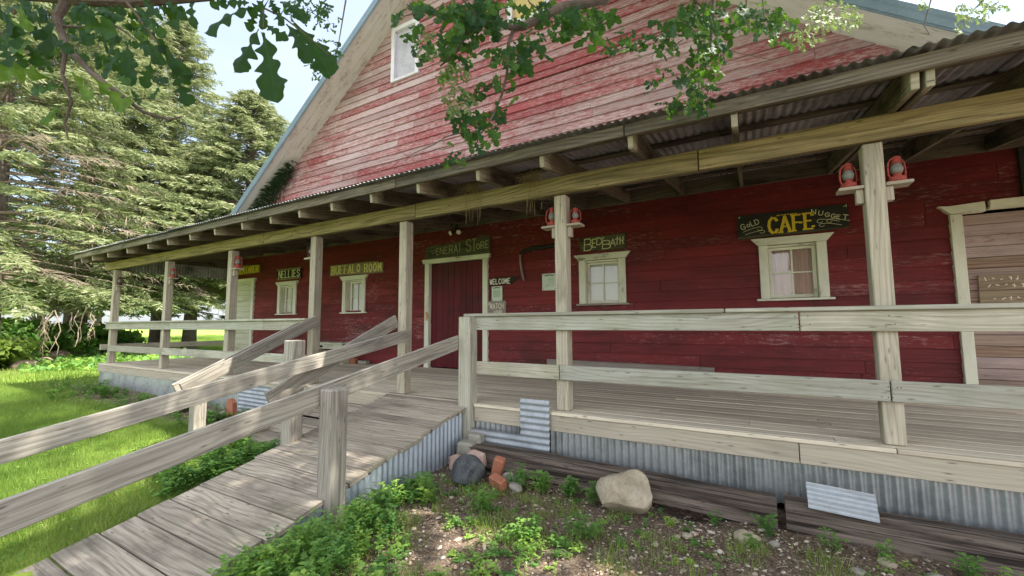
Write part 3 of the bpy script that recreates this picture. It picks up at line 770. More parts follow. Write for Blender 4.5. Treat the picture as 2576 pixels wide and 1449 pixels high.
SHELVES = [(POSTX[0],1,1.80),(POSTX[1],1,1.82),(POSTX[2],1,1.845),(POSTX[3],-1,1.86),(POSTX[5],-1,1.865),(POSTX[5],1,1.86),(POSTX[6],-1,1.86),(POSTX[6],1,1.86)]
porch_build()

# ------------------------------------------------------------------ ramp
ramp = thing('wooden_ramp', 'weathered plank ramp with board handrails sloping down from the porch', 'ramp', (-3.36, -1.6, -.57))
def ramp_build():
    S = .213; d = MB(); y = .02; r = random.Random(21)
    dirv = Vector((0, -1, -S)).normalized()
    while y > -3.75:
        w = r.choice((.185, .20, .235, .24)) if y < -1.2 else (r.choice((.14,.15,.19)) if y < -.4 else .14)
        ya, yb = y, y-w; yc = (ya+yb)/2; l = -3.985+r.uniform(-.03, .02); q = -2.735+r.uniform(-.015, .03)
        d.box((( l+q)/2, yc, S*yc-.018+r.uniform(-.002,.003)), (1, 0, r.uniform(-.004,.004)), dirv, (0, -S, 1), (q-l)/2, w/2-.003, .019, .004)
        y = yb
    d.build('ramp_boards', M['rampboards'], ramp)
    # stringers and corrugated skirt on the right side
    s = MB()
    for x in (-3.93, -2.79): s.beam((x, -.0, -.125), (x, -3.6, -.125-S*3.6), .036, .16)
    s.build('stringer', M['tie'], ramp)
    n = int(3.4/.066*8); v = []; f = []
    for i in range(n+1):
        y = -.17-3.2*i/n; a = .007*math.sin(2*PI*i/8)
        top = S*y-.045+.008*math.sin(y*9)+.005*math.sin(y*31); bot = min(top-.01, -.68)
        v += [(-2.757+a, y, bot), (-2.757+a, y, top)]
        if i: k = 2*i; f.append((k-2, k-1, k+1, k))
    o = fast_mesh('ramp_skirting', np.array(v), faces_quad=np.array(f), rnd=np.zeros(len(f)), mat=M['galv_new'], parent=ramp, smooth=True)
    # posts
    p = MB(); p.abox((-2.825, -1.86, -.68), (-2.675, -1.715, .375), 'z', .010); p.build('ramp_post', M['ramp_rail'], ramp)
    p = MB(); p.abox((-4.075, -1.365, -.60), (-3.93, -1.225, .70), 'z', .008); p.build('ramp_post', M['ramp_rail'], ramp)
    p = MB(); p.abox((-2.825, -3.95, -.60), (-2.685, -3.81, .02), 'z', .010); p.build('ramp_post', M['ramp_rail'], ramp)
    p = MB(); p.abox((-4.075, -3.95, -.60), (-3.93, -3.81, .10), 'z', .008); p.build('ramp_post', M['ramp_rail'], ramp)
    h = MB(); h.beam((-3.795+.02, .10, .728), (-3.91, -3.98, -.03), .036, .143); h.build('ramp_rail', M['ramp_rail'], ramp)
    h = MB(); h.beam((-2.846, -.12, .655), (-2.846, -3.98, -.088), .036, .15); h.build('ramp_rail', M['ramp_rail'], ramp)
ramp_build()
# ------------------------------------------------------------------ signs: hand-painted stroke letters
FONT = {
 'A': [[(0,0),(.5,1),(1,0)],[(.2,.36),(.8,.36)]], 'B': [[(0,0),(0,1),(.65,1),(.88,.87),(.88,.66),(.62,.53),(0,.53)],[(.62,.53),(.98,.40),(.98,.14),(.7,0),(0,0)]],
 'C': [[(.95,.80),(.75,.97),(.42,1),(.12,.82),(0,.5),(.12,.18),(.42,0),(.75,.03),(.95,.2)]], 'D': [[(0,0),(0,1),(.55,1),(.9,.8),(1,.5),(.9,.2),(.55,0),(0,0)]],
 'E': [[(.9,1),(0,1),(0,0),(.9,0)],[(0,.52),(.7,.52)]], 'F': [[(.9,1),(0,1),(0,0)],[(0,.52),(.7,.52)]],
 'G': [[(.95,.82),(.72,.98),(.40,1),(.1,.8),(0,.5),(.1,.18),(.4,0),(.78,.04),(.97,.25),(.97,.45),(.55,.45)]], 'H': [[(0,0),(0,1)],[(1,0),(1,1)],[(0,.5),(1,.5)]],
 'I': [[(.5,0),(.5,1)]], 'K': [[(0,0),(0,1)],[(.95,1),(0,.42)],[(.25,.57),(1,0)]], 'L': [[(0,1),(0,0),(.9,0)]], 'M': [[(0,0),(.05,1),(.5,.3),(.95,1),(1,0)]],
 'N': [[(0,0),(0,1),(1,0),(1,1)]], 'O': [[(.5,1),(.12,.82),(0,.5),(.12,.18),(.5,0),(.88,.18),(1,.5),(.88,.82),(.5,1)]],
 'P': [[(0,0),(0,1),(.65,1),(.92,.85),(.92,.65),(.65,.5),(0,.5)]],
 'R': [[(0,0),(0,1),(.65,1),(.92,.85),(.92,.65),(.65,.5),(0,.5)],[(.5,.5),(1,0)]], 'S': [[(.92,.82),(.7,.98),(.35,1),(.06,.82),(.1,.6),(.5,.5),(.9,.38),(.96,.18),(.68,0),(.3,0),(.03,.18)]],
 'T': [[(.5,0),(.5,1)],[(0,1),(1,1)]], 't': [[(.5,0),(.5,1)],[(.08,.70),(.92,.70)]], 'U': [[(0,1),(0,.25),(.2,.03),(.5,0),(.8,.03),(1,.25),(1,1)]],
 'W': [[(0,1),(.22,0),(.5,.75),(.78,0),(1,1)]], 'Y': [[(0,1),(.5,.5),(1,1)],[(.5,.5),(.5,0)]], '+': [[(.5,.1),(.5,.9)],[(.1,.5),(.9,.5)]],
 '_': [[(0,.05),(.8,.12)]], 'l': [[(.6,1),(.6,0)]], ' ': [] }
SERIF = {'A': [(0,0),(1,0)], 'B': [(0,0),(0,1)], 'C': [], 'D': [(0,0),(0,1)], 'E': [(0,0),(0,1)], 'F': [(0,0),(0,1)], 'I': [(.5,0),(.5,1)], 'K': [(0,0),(0,1),(1,0),(1,1)],
  'L': [(0,1),(0,0)], 'M': [(0,0),(1,0)], 'N': [(0,0),(0,1),(1,1)], 'R': [(0,0),(0,1),(1,0)], 'T': [(.5,0)], 'U': [(0,1),(1,1)], 'S': [], 'O': []}
class Paint:
    """strokes lying on the plane y = const, facing -y"""
    def __init__(s, y): s.m = MB(); s.y = y; s.k = 0
    def stroke(s, pts, w, w2=None):
        for i in range(len(pts)-1):
            a = Vector((pts[i][0], pts[i][1])); b = Vector((pts[i+1][0], pts[i+1][1])); d = b-a
            if d.length < 1e-6: continue
            d.normalize(); n = Vector((-d.y, d.x)); e = w*.42
            wa = w if w2 is None else (w if abs(d.y) > .55 else w2)
            a = a - d*e*.6; b = b + d*e*.6; y = s.y - .00012*(s.k % 24); s.k += 1
            q = [a-n*wa/2, b-n*wa/2*.92, b+n*wa/2*.92, a+n*wa/2]
            s.m.quad([(p.x, y, p.y) for p in q], None, rng.random())
    def char(s, ch, x, z, w, h, t, slant=0, rot=0, t2=None, serif=0):
        def X(p):
            a, b = p[0]*w + slant*p[1]*h, p[1]*h
            return (x + a*math.cos(rot) - b*math.sin(rot), z + a*math.sin(rot) + b*math.cos(rot))
        for st in FONT[ch]: s.stroke([X(p) for p in st], t, t2)
        if serif:
            for p in SERIF.get(ch, []):
                c = X(p); s.stroke([(c[0]-serif, c[1]), (c[0]+serif, c[1])], t*.55)
    def text(s, tx, x0, x1, z, h, t, jit=0, rise=0, gap=.35, **k):
        ws = [(.45 if c in 'Il ' else 1) for c in tx]; tot = sum(ws)+gap*(len(tx)-1); u = (x1-x0)/tot; x = x0; r = random.Random(len(tx)*7+3)
        for c, wd in zip(tx, ws):
            zz = z + rise*(x-x0)/(x1-x0) + r.uniform(-jit, jit); s.char(c, x, zz, u*wd, h*(1+r.uniform(-jit, jit)*3), t, rot=r.uniform(-jit, jit)*2, **k); x += u*(wd+gap)
def plank_sign(name, label, poly, thick=.03, mat='signboard', y=W-.016):
    s = thing(name, label, 'sign', (sum(p[0] for p in poly)/len(poly), y, min(p[1] for p in poly)), 'painted signs on the barn wall')
    b = MB(); b.prism(poly, y-thick, y); b.build('board', M[mat], s)
    return s, y-thick
def signs():
    # cafe
    s, y = plank_sign('cafe_sign', 'black board reading GOLD NUGGET CAFE in yellow over the curtained window', [(-.13,2.035),(1.093,2.045),(1.095,2.328),(-.127,2.33)], .035, 'blackboard')
    b = MB(); b.prism([(-.13,1.998),(.7,2.012),(1.09,2.03),(1.09,2.042),(-.13,2.032)], W-.048, W-.016); b.build('board', M['signboard'], s)
    p = Paint(y-.002)
    def slab(ch, x, w, z=2.045, h=.205):
        p.char(ch, x, z, w, h, .036, t2=.022, serif=.026)
    slab('C', .245, .098); slab('A', .375, .105); slab('F', .52, .082, 2.05); slab('E', .645, .085, 2.055)
    for cx, cz in ((.335,2.085),(.70+.03,2.085),(.335,2.215),(.725,2.235),(.60,2.15)): p.stroke([(cx-.012,cz),(cx+.012,cz)], .026)
    for i in range(6): p.stroke([(.345+i*.038, 2.272+.006*(i%2)), (.345+i*.038+.022, 2.276)], .010 if i%2 else .016)
    p.m.build('lettering', M['letter_yellow'], s)
    p = Paint(y-.002)
    for ch, x, z, w, h, ro in (('G',-.075,2.125,.052,.075,.25),('O',-.005,2.155,.036,.04,.3),('L',.048,2.165,.036,.07,.35),('D',.095,2.18,.045,.065,.3)): p.char(ch, x, z, w, h, .0095, rot=ro)
    for ch, x, z, w, h, ro in (('N',.715,2.245,.045,.06,-.15),('U',.79,2.222,.042,.055,-.2),('G',.855,2.195,.045,.05,-.2),('G',.915,2.17,.045,.05,-.2),('E',.972,2.155,.035,.045,-.2),('T',1.03,2.14,.05,.055,-.25)): p.char(ch, x, z, w, h, .0095, rot=ro)
    def curl(cx, cz, sx, sz=1):
        q = [(cx+sx*(-.20+.20*t), cz+sz*(-.05+.05*math.sin(t*1.5))) for t in np.linspace(0, 1, 8)]
        q += [(cx+sx*(.028*math.sin(a)), cz+sz*(-.024+.024*math.cos(a))) for a in np.linspace(.2, 4.4, 9)]
        p.stroke(q, .006)
    curl(.14, 2.145, 1); curl(.165, 2.095, 1, .8); curl(.80, 2.165, -1); curl(.82, 2.108, -1, .8); curl(.90, 2.155, -1, .9)
    p.stroke([(-.115,2.30),(-.09,2.315),(-.10,2.285)], .006); p.stroke([(1.05,2.295),(1.08,2.315),(1.075,2.285)], .006)
    p.m.build('small_lettering', M['letter_cream'], s)
    # bed + bath
    s, y = plank_sign('bed_and_bath_sign', 'small dark board reading BED + BATH in scratchy cream letters', [(-2.434,2.036),(-1.684,2.022),(-1.686,2.265),(-2.432,2.259)], .03, 'signboard'); p = Paint(y-.002)
    for ch, x, z, w, h in (('B',-2.36,2.045,.125,.19),('E',-2.22,2.09,.065,.13),('D',-2.145,2.125,.085,.11),('B',-2.05,2.05,.13,.13),('A',-1.925,2.08,.085,.115),('t',-1.85,2.095,.075,.13),('H',-1.765,2.10,.045,.115)): p.char(ch, x, z, w, h, .016, slant=.06)
    p.char('+', -2.06, 2.20, .05, .05, .011); p.m.build('lettering', M['letter_cream'], s)
    # general store
    s, y = plank_sign('general_store_sign', 'large split dark board over the plank door with faded GENERAL STORE lettering', [(-5.782,2.172),(-4.205,2.172),(-4.204,2.338),(-5.776,2.30)], .03)
    b = MB(); b.prism([(-5.776,2.305),(-4.9,2.325),(-4.204,2.343),(-4.204,2.508),(-5.1,2.45),(-5.60,2.435),(-5.775,2.40)], W-.05, W-.016); b.build('board', M['signboard'], s)
    p = Paint(W-.0525)
    for ch, x, z, w, h in (('_',-5.60,2.27,.08,.13),('E',-5.48,2.245,.07,.13),('N',-5.38,2.25,.085,.135),('E',-5.26,2.25,.075,.135),('R',-5.15,2.25,.085,.15),('A',-5.03,2.255,.085,.15),('l',-4.93,2.255,.06,.17),
        ('S',-4.74,2.25,.115,.23),('T',-4.60,2.245,.09,.23),('O',-4.50,2.275,.075,.10),('R',-4.40,2.275,.08,.125),('E',-4.29,2.275,.06,.135)):
        p.char(ch, x, z, w, h, .014 if x > -5.2 else .011)
    p.m.build('lettering', M['letter_dim'], s)
    # buffalo room
    s, y = plank_sign('buffalo_room_sign', 'grey brown board reading BUFFALO ROOM in ochre western letters', [(-8.735,2.01),(-6.968,1.99),(-6.98,2.215),(-7.14,2.225),(-7.145,2.255),(-8.738,2.268)], .035, 'brownsign'); p = Paint(y-.002)
    p.text('BUFFALO', -8.665, -7.70, 2.05, .175, .032, gap=.55, t2=.014, serif=.022); p.text('ROOM', -7.545, -7.03, 2.04, .17, .034, gap=.55, t2=.015, serif=.022)
    p.m.build('lettering', M['letter_gold'], s)
    # nellies
    s, y = plank_sign('nellies_sign', 'small black framed board reading NELLIES above a narrow window', [(-10.885,2.045),(-9.856,2.03),(-9.858,2.317),(-10.887,2.312)], .03, 'blackboard')
    f = MB()
    for a, b in (((-10.887,-9.856),(2.03,2.062)),((-10.887,-9.856),(2.285,2.317))): f.abox((a[0],W-.056,b[0]),(a[1],W-.0465,b[1]),'x',.002)
    f.build('sign_border', M['brownsign'], s)
    p = Paint(y-.002); p.text('NELLIES', -10.80, -9.92, 2.085, .175, .034, gap=.40, t2=.018, serif=.026); p.m.build('lettering', M['letter_cream'], s)
    # undertaker
    s, y = plank_sign('undertaker_sign', 'ochre board reading UNDERTAKER above the white slatted door', [(-13.12,2.27),(-11.70,2.30),(-11.715,2.52),(-13.12,2.565)], .03, 'yellowboard'); p = Paint(y-.002)
    p.text('UNDERTAKER', -13.06, -11.77, 2.325, .165, .036, gap=.35, t2=.018, serif=.02); p.m.build('lettering', M['letter_yellow'], s)
    # welcome arrow
    s, y = plank_sign('welcome_sign', 'dark arrow shaped plank reading WELCOME in white beside the plank door', [(-4.235,1.555),(-3.76,1.575),(-3.60,1.69),(-3.68,1.70),(-4.235,1.70)], .02, 'blackboard'); p = Paint(y-.002)
    p.text('WELCOME', -4.205, -3.775, 1.585, .092, .017, gap=.42); p.m.build('lettering', M['letter_white'], s)
    # watch your step
    s, y = plank_sign('watch_your_step_sign', 'grey slate board reading WATCH YOUR STEP beside the door frame', [(-4.262,.86),(-3.87,.86),(-3.872,1.275),(-4.262,1.275)], .02, 'oldplank'); p = Paint(y-.002)
    p.text('WATCH', -4.20, -3.92, 1.135, .095, .013, jit=.008, gap=.4); p.text('YOUR', -4.12, -3.95, 1.025, .075, .012, jit=.008, gap=.4); p.text('STEP', -4.2, -3.95, .91, .08, .012, jit=.008, gap=.4)
    p.stroke([(-4.255,1.19),(-4.24,1.24),(-4.225,1.20)], .008); p.stroke([(-4.22,1.21),(-4.205,1.255),(-4.19,1.225)], .008); p.m.build('lettering', M['letter_white'], s)
    # brown sign on the boarded door
    s, y = plank_sign('brown_notice_board', 'brown two plank board with worn illegible white lettering on the boarded door', [(2.183,1.04),(3.0,1.03),(3.0,1.19),(2.185,1.19)], .03, 'brownsign', W+.01)
    b = MB(); b.prism([(2.186,1.195),(3.0,1.195),(3.0,1.36),(2.188,1.363)], W-.02, W+.01); b.build('board', M['brownsign'], s)
    p = Paint(y-.002); r = random.Random(2)
    for z, n, x0 in ((1.315,6,2.22),(1.235,9,2.25),(1.10,4,2.28)):
        for i in range(n):
            x = x0+i*.062+r.uniform(0,.015); p.stroke([(x, z+r.uniform(-.01,.02)), (x+r.uniform(.008,.03), z+r.uniform(-.02,.02))], .009); 
            if r.random() < .6: p.stroke([(x+.012, z-.015), (x+.016, z+.022)], .007)
    p.m.build('lettering', M['letter_white'], s)
signs()
def notice(x0, x1, z0, z1, label, rows):
    y = W-.027; n = thing('paper_notice', label, 'notice', ((x0+x1)/2, y, z0), 'paper notices')
    b = MB(); b.abox((x0, y-.004, z0), (x1, y, z1), 'x', .0005); b.build('sheet', M['paper'], n)
    p = Paint(y-.0055); w = x1-x0; r = random.Random(int(x0*100)); h = z1-z0
    for i in range(7): a = i/7; p.stroke([(x0+w*(.2+.6*a), z1-h*.13+.012*math.sin(a*PI)), (x0+w*(.2+.6*(a+.11)), z1-h*.13+.012*math.sin((a+.14)*PI))], .018)
    for c in ((.1,.93),(.9,.93),(.1,.07),(.9,.07)): p.stroke([(x0+w*c[0]-.006, z0+h*c[1]), (x0+w*c[0]+.006, z0+h*c[1])], .012)
    for i in range(rows):
        z = z1-h*(.28+.5*i/rows); x = x0+w*(.15 if rows > 7 else .45)
        while x < x1-w*.18: e = min(x+r.uniform(.01,.035), x1-w*.15); p.stroke([(x, z), (e, z)], .0035); x = e+.006
    if rows < 8:
        for i in range(5): p.stroke([(x0+w*.25+i*.009, z0+h*.2+r.uniform(0,.03)), (x0+w*.3+i*.009, z0+h*.26+r.uniform(0,.03))], .006)
    p.m.build('printing', M['ink'], n)
notice(-4.172, -3.945, 1.275, 1.543, 'pale paper notice full of small print under the WELCOME arrow', 11)
notice(-3.138, -2.865, 1.424, 1.713, 'pale paper notice with a small picture half hidden behind a porch post', 6)

def lantern(x, z, sd, y, label, dark=False, s=1.0):
    t = thing('lantern', label, 'lantern', (x, y, z), 'oil lanterns on the porch posts'); mat = M['lantern_dark' if dark else 'lantern_red']
    def P(pr): return [(r*s, h*s) for r, h in pr]
    b = MB(); b.lathe(P([(0,0),(.044,0),(.050,.008),(.050,.032),(.044,.042),(.024,.048),(.024,.062),(.030,.066),(0,.066)]), (x,y,z), 18); b.build('tank', mat, t, True)
    g = MB(); g.lathe(P([(.026,.066),(.036,.085),(.038,.105),(.030,.128),(.024,.138)]), (x,y,z), 18); g.build('globe', M['globe'], t, True)
    h = MB(); h.lathe(P([(.030,.136),(.034,.142),(.026,.152),(.022,.168),(.028,.172),(.026,.186),(.012,.196),(0,.197)]), (x,y,z), 18); h.build('chimney', mat, t, True)
    ca, sa = math.cos(.5), math.sin(.5)
    for q in (-1, 1):
        f = MB()
        pr = [(.046,.030),(.060,.055),(.062,.10),(.056,.145),(.038,.172),(.022,.176)]
        f.tube([(x+q*r*s*ca, y+q*r*s*sa, z+hh*s) for r, hh in pr], .0055*s, 7)
        f.build('side_tube', mat, t, True)
    w = MB(); w.tube([(x+.055*s*math.cos(a)*ca, y+.055*s*math.cos(a)*sa, z+(.165+.07*math.sin(a))*s) for a in np.linspace(0, PI, 9)], .0018, 5); w.build('wire_handle', M['blackmetal'], t)
lab = ['dark lantern on the leftmost porch post', 'red lantern on the second porch post from the left', 'red lantern on the post beside the UNDERTAKER sign', 'dull dark lantern on the left of the post next to the NELLIES sign',
       'red lantern mostly hidden behind the post left of the BED + BATH sign', 'red lantern on the small shelf left of the BED + BATH sign', 'red lantern left of the tall right hand porch post', 'red lantern right of the tall right hand porch post']
for i, ((x, sd, z), l) in enumerate(zip(SHELVES, lab)):
    lantern(x+sd*(.062+(.078 if i != 4 else .055)), z+.001, sd, .07, l, i in (0, 3), (1.0, 1.0, 1.15, 1.0, 1.05, .88, 1.02, 1.02)[i])

def small_things():
    # twin floodlight
    t = thing('floodlight', 'twin white floodlights under the porch roof above the plank door', 'light', (-4.93, 2.55, 2.62))
    b = MB(); b.tube([(-4.93, 2.6, 2.80), (-4.94, 2.56, 2.70), (-4.94, 2.54, 2.64)], .012, 8); b.lathe([(0,0),(.04,0),(.04,.03),(0,.03)], (-4.93,2.6,2.70), 14); b.build('bracket', M['blackmetal'], t)
    for x in (-5.03, -4.83):
        m = MB(); dv = Vector((-.35 if x < -4.93 else .45, -1, -.45)).normalized(); q = dv.to_track_quat('Z', 'Y').to_matrix()
        m.lathe([(0,-.11),(.018,-.11),(.022,-.05),(.045,-.005),(.047,.0)], (x, 2.50, 2.615), 16, tilt=q); hd = m.build('lamp_housing', M['blackmetal'], t, True)
        m = MB(); m.lathe([(.046,.001),(.03,.010),(0,.013)], (x, 2.50, 2.615), 16, tilt=q); m.build('lens', M['lampglass'], hd, True)
    # old yoke
    t = thing('ox_yoke', 'old wooden yoke with two hanging staves nailed to the red wall', 'yoke', (-3.1, W-.05, 1.62))
    b = MB(); b.tube([(-3.56,W-.06,2.10),(-3.45,W-.07,2.145),(-3.25,W-.08,2.175),(-3.08,W-.08,2.165),(-2.9,W-.08,2.19),(-2.72,W-.07,2.15),(-2.62,W-.06,2.10)], [.022,.038,.042,.034,.042,.036,.022], 10); b.build('yoke_bar', M['blackboard'], t, True)
    for x0, x1 in ((-3.555,-3.495),(-2.70,-2.64)):
        b = MB(); b.tube([(x0,W-.05,2.12),(x0+.005,W-.055,1.95),((x0+x1)/2,W-.05,1.78),(x1,W-.045,1.64),(x1+.01,W-.04,1.615)], [.017,.021,.023,.02,.008], 8); b.build('stave', M['oldplank'], t, True)
    # leaning plank, bench, things on the deck
    b = MB(); b.beam((-3.03, W-.09, .15), (-.495, W-.055, .12), .03, .235, (0,-.15,1)); tag(b.build('leaning_plank', M['oldplank']), 'long grey plank lying on edge against the red wall', 'plank')
    t = thing('bench', 'low white bench with a dark diamond ornament against the wall', 'bench', (-8.25, 2.4, 0))
    b = MB(); b.abox((-8.80,2.20,.435),(-7.70,2.58,.465),'x'); b.build('seat', M['white_boards'], t)
    b = MB(); b.abox((-8.78,2.225,.325),(-7.72,2.25,.433),'x'); ap = b.build('apron', M['white_boards'], t)
    b = MB(); b.prism([(-8.50,.378),(-8.42,.345),(-8.34,.378),(-8.42,.41)], 2.218, 2.224); b.build('ornament', M['blackboard'], ap)
    for x in (-8.74,-7.80):
        b = MB(); b.abox((x,2.26,.003),(x+.05,2.55,.433),'z'); b.build('leg', M['white_boards'], t)
    for x, yy, l, h, lb in ((-8.05,2.42,.2,.065,'reddish brick lying on the deck under the wall'),(-7.78,2.45,.2,.12,'upright reddish brick on the deck beside the wall'),):
        b = MB(); b.abox((x,yy,.002),(x+l,yy+.09,h),'x',.008); tag(b.build('brick', M['brick']), lb, 'brick')
    b = MB(); b.abox((-7.45,2.42,.002),(-7.2,2.53,.085),'x',.01); tag(b.build('stone_block', M['concrete']), 'small pale stone block on the deck at the wall foot', 'block')
    # railway ties in front of the skirt
    for a, b_, z0, z1, lb in (((-2.62,-.29),(.085,-.27),-.545,-.575,'long dark railway tie lying in front of the corrugated skirting behind the boulder'), ((.135,-.27),(3.3,-.24),-.578,-.60,'dark railway tie at the right supporting the loose metal sheet')):
        m = MB(); n = 14; r = random.Random(int(a[0]*9)); hx = (Vector((b_[0],b_[1],z1))-Vector((a[0],a[1],z0)))
        H = .185; D = .20
        for i in range(n):
            p = Vector((a[0],a[1],z0))+hx*(i/n); q = Vector((a[0],a[1],z0))+hx*((i+1)/n)
        # one continuous, unevenly worn timber
        nu, ring = 36, 16; vs = []; rr = np.random.RandomState(int(abs(a[0])*10)+1)
        prof = []
        for k in range(ring):
            t_ = 2*PI*k/ring; cx, cz = math.cos(t_), math.sin(t_); mm = max(abs(cx), abs(cz)); prof.append((cx/mm*.5*(.97), cz/mm*.5*(.97)))
        bump = rr.uniform(-.006, .006, ring)
        for i in range(nu+1):
            bump = bump*.8 + rr.uniform(-.005, .005, ring); c = Vector((a[0],a[1],z0+H/2))+hx*(i/nu)
            for k in range(ring):
                sc = 1+bump[k]*8; vs.append((c.x, c.y+prof[k][0]*D*sc, c.z+prof[k][1]*H*sc))
        for i in range(nu):
            for k in range(ring):
                k2 = (k+1) % ring; A = i*ring+k; B = i*ring+k2; Cc = (i+1)*ring+k2; Dd = (i+1)*ring+k
                L0, L1 = i/nu*hx.length, (i+1)/nu*hx.length
                m.quad([vs[A], vs[Dd], vs[Cc], vs[B]], [(L0,k*.05),(L1,k*.05),(L1,k*.05+.05),(L0,k*.05+.05)], .3)
        m.quad([vs[k] for k in range(ring)], [(k*.01,.1*k) for k in range(ring)], .4); m.quad([vs[nu*ring+k] for k in range(ring)][::-1], [(k*.01,.1*k) for k in range(ring)], .4)
        tag(m.build('railway_tie', M['tie']), lb, 'timber', 'railway ties')
    # metal pieces
    def sk(u, v): return v < .60 and u > .17
    o = corrugated('patch_sheet', (-2.675, -.118, -.41), (0,0,1), (1,0,0), .515, .92, M['galv_scrap'], None, .062, .008, 46, 0, lambda u, v: u > .165+.0*v and v < .60)
    tag(o, 'bright L shaped scrap of corrugated metal tacked over the porch edge', 'metal sheet')
    o = corrugated('loose_sheet', (.265, -.385, -.385), (0,.55,1), (1,.0,-.05), .165, .37, M['galv_scrap'], None, .06, .007, 6)
    tag(o, 'loose bright corrugated offcut leaning on the right railway tie', 'metal sheet')
    o = corrugated('patch_sheet', (-7.25, -.098, -.50), (0,0,1), (1,0,0), .42, .85, M['galv_scrap'], None, .062, .008, 10)
    tag(o, 'corrugated metal patch on the skirting left of the steps', 'metal sheet')
    b = MB(); b.prism([(-6.68,-.56),(-6.50,-.56),(-6.52,-.26),(-6.60,-.20),(-6.68,-.22)], -.56, -.50); tag(b.build('rusty_plate', M['brick']), 'upright rusty red plate beside the porch steps', 'plate')
small_things()

# ------------------------------------------------------------------ rocks and bricks
def rock(name, label, c, r, mat, seed, cat='rock', sub=3, flat=0.0, group=None, rough=.16):
    import bmesh
    bm = bmesh.new(); bmesh.ops.create_icosphere(bm, subdivisions=sub, radius=1); rr = np.random.RandomState(seed)
    pl = [(Vector(rr.normal(size=3)).normalized(), rr.uniform(.62, .95)) for _ in range(11)]; ph = rr.uniform(0, 6, 9)
    for v in bm.verts:
        p = v.co.copy()
        for n, d in pl:
            e = p.dot(n)-d
            if e > 0: p -= n*e*.93
        s = 1 + rough*.25*(math.sin(p.x*5+ph[0])+math.sin(p.y*6+ph[1])*math.sin(p.z*5+ph[2])) + rough*.1*math.sin(p.x*17+ph[3])*math.sin(p.y*15+ph[4])*math.sin(p.z*16+ph[5])
        v.co = Vector((p.x*r[0]*s, p.y*r[1]*s, p.z*r[2]*s))
    me = bpy.data.meshes.new(name); bm.to_mesh(me); bm.free(); me.materials.append(mat)
    me.polygons.foreach_set('use_smooth', np.ones(len(me.polygons), dtype=bool)); o = link(name, me); o.location = c
    if label: tag(o, label, cat, group)
    return o
def rocks():
    rock('boulder', 'large rounded tan boulder resting against the railway tie', (-.905,-.60,-.435), (.205,.195,.17), M['boulder'], 19, 'boulder', 5, rough=.22)
    rock('rock', 'black rock beside the orange bricks at the ramp corner', (-2.29,-.72,-.47), (.165,.15,.145), M['blackrock'], 8, 'rock', 4)
    rock('rock', 'jagged pink rock against the ramp skirting', (-2.55,-.52,-.50), (.11,.10,.11), M['pinkrock'], 12, rough=.3)
    rock('rock', 'pinkish flat rock on top of the pile below the newel post', (-2.35,-.50,-.43), (.12,.09,.08), M['pinkrock'], 14, rough=.3)
    rock('rock', 'pale broken stone right of the orange bricks', (-1.93,-.56,-.53), (.10,.08,.07), M['greyrock'], 15)
    rock('rock', 'small pale stone right of the lower brick', (-1.83,-.66,-.54), (.065,.06,.05), M['greyrock'], 16)
    rock('rock', 'mossy tan stone in the gravel below the gap between the ties', (-.10,-.64,-.56), (.085,.065,.05), M['boulder'], 17)
    for i, (x, y, r) in enumerate(((-1.05,-.95,.045),(.05,-.62,.04),(.62,-.55,.05),(.45,-.75,.045),(.25,-.95,.04),(.82,-.62,.05),(-.45,-.78,.04))):
        rock('pebble', None, (x,y,-.565), (r,r*.8,r*.55), M['greyrock'] if i % 2 else M['boulder'], 40+i, sub=2)
        o = C.objects[-1]; tag(o, ['grey pebble in front of the boulder','tan pebble below the mossy stone','pale pebble right of the loose sheet','tan pebble among the gravel at the lower right','grey pebble in the gravel near the lower edge','tan pebble near the right railway tie','grey pebble right of the boulder'][i], 'pebble', 'loose pebbles')
    for lo, hi, rot, lb in (((-.05,-.04,-.088),(.05,.04,.088),(.2,.25,.3),'upright orange brick beside the black rock'), ((-.082,-.043,-.048),(.082,.043,.048),(.25,.1,-.35),'lower orange brick lying in front of the other brick')):
        b = MB(); b.abox(lo, hi, 'x', .012); o = tag(b.build('brick', M['brick']), lb, 'brick', 'bricks by the ramp'); o.rotation_euler = rot
        o.location = (-2.07,-.55,-.44) if 'upright' in lb else (-1.98,-.70,-.51)
    for c, h, rot, lb in (((-2.585,-.33,-.45),(.085,.075,.12),.25,'front grey concrete block at the foot of the newel post'), ((-2.56,-.20,-.41),(.075,.06,.13),.1,'rear grey concrete block behind the other at the newel post')):
        b = MB(); b.abox([-k for k in h], h, 'z', .02); o = tag(b.build('concrete_block', M['concrete']), lb, 'block', 'concrete blocks by the newel post'); o.location = c; o.rotation_euler = (0,.05,rot)
    for i, (x, y, r) in enumerate(((-19.8,.1,.40),(-23,1.6,.55),(-24.5,2.5,.45),(-21.5,.9,.3))):
        rock('boulder', ['pale pink boulder at the far left of the lawn','largest pink boulder behind the lawn','pink boulder nearest the porch end','small pink boulder among the ground cover'][i], (x,y,-.42), (r,r*.8,r*.65), M['pinkrock'], 60+i, 'boulder', group='boulders under the spruces')
    for i, (x, y, r) in enumerate(((-7.05,-.62,.16),(-6.80,-.75,.12),(-6.3,-.70,.14),(-6.95,-.42,.13))):
        rock('rock', ['grey rock under the corrugated patch by the steps','small grey rock in front of the rusty plate','flat grey rock at the foot of the steps','grey rock against the skirting by the rusty plate'][i], (x,y,-.50), (r,r*.8,r*.7), M['greyrock'], 80+i, group='rocks beside the steps')
rocks()

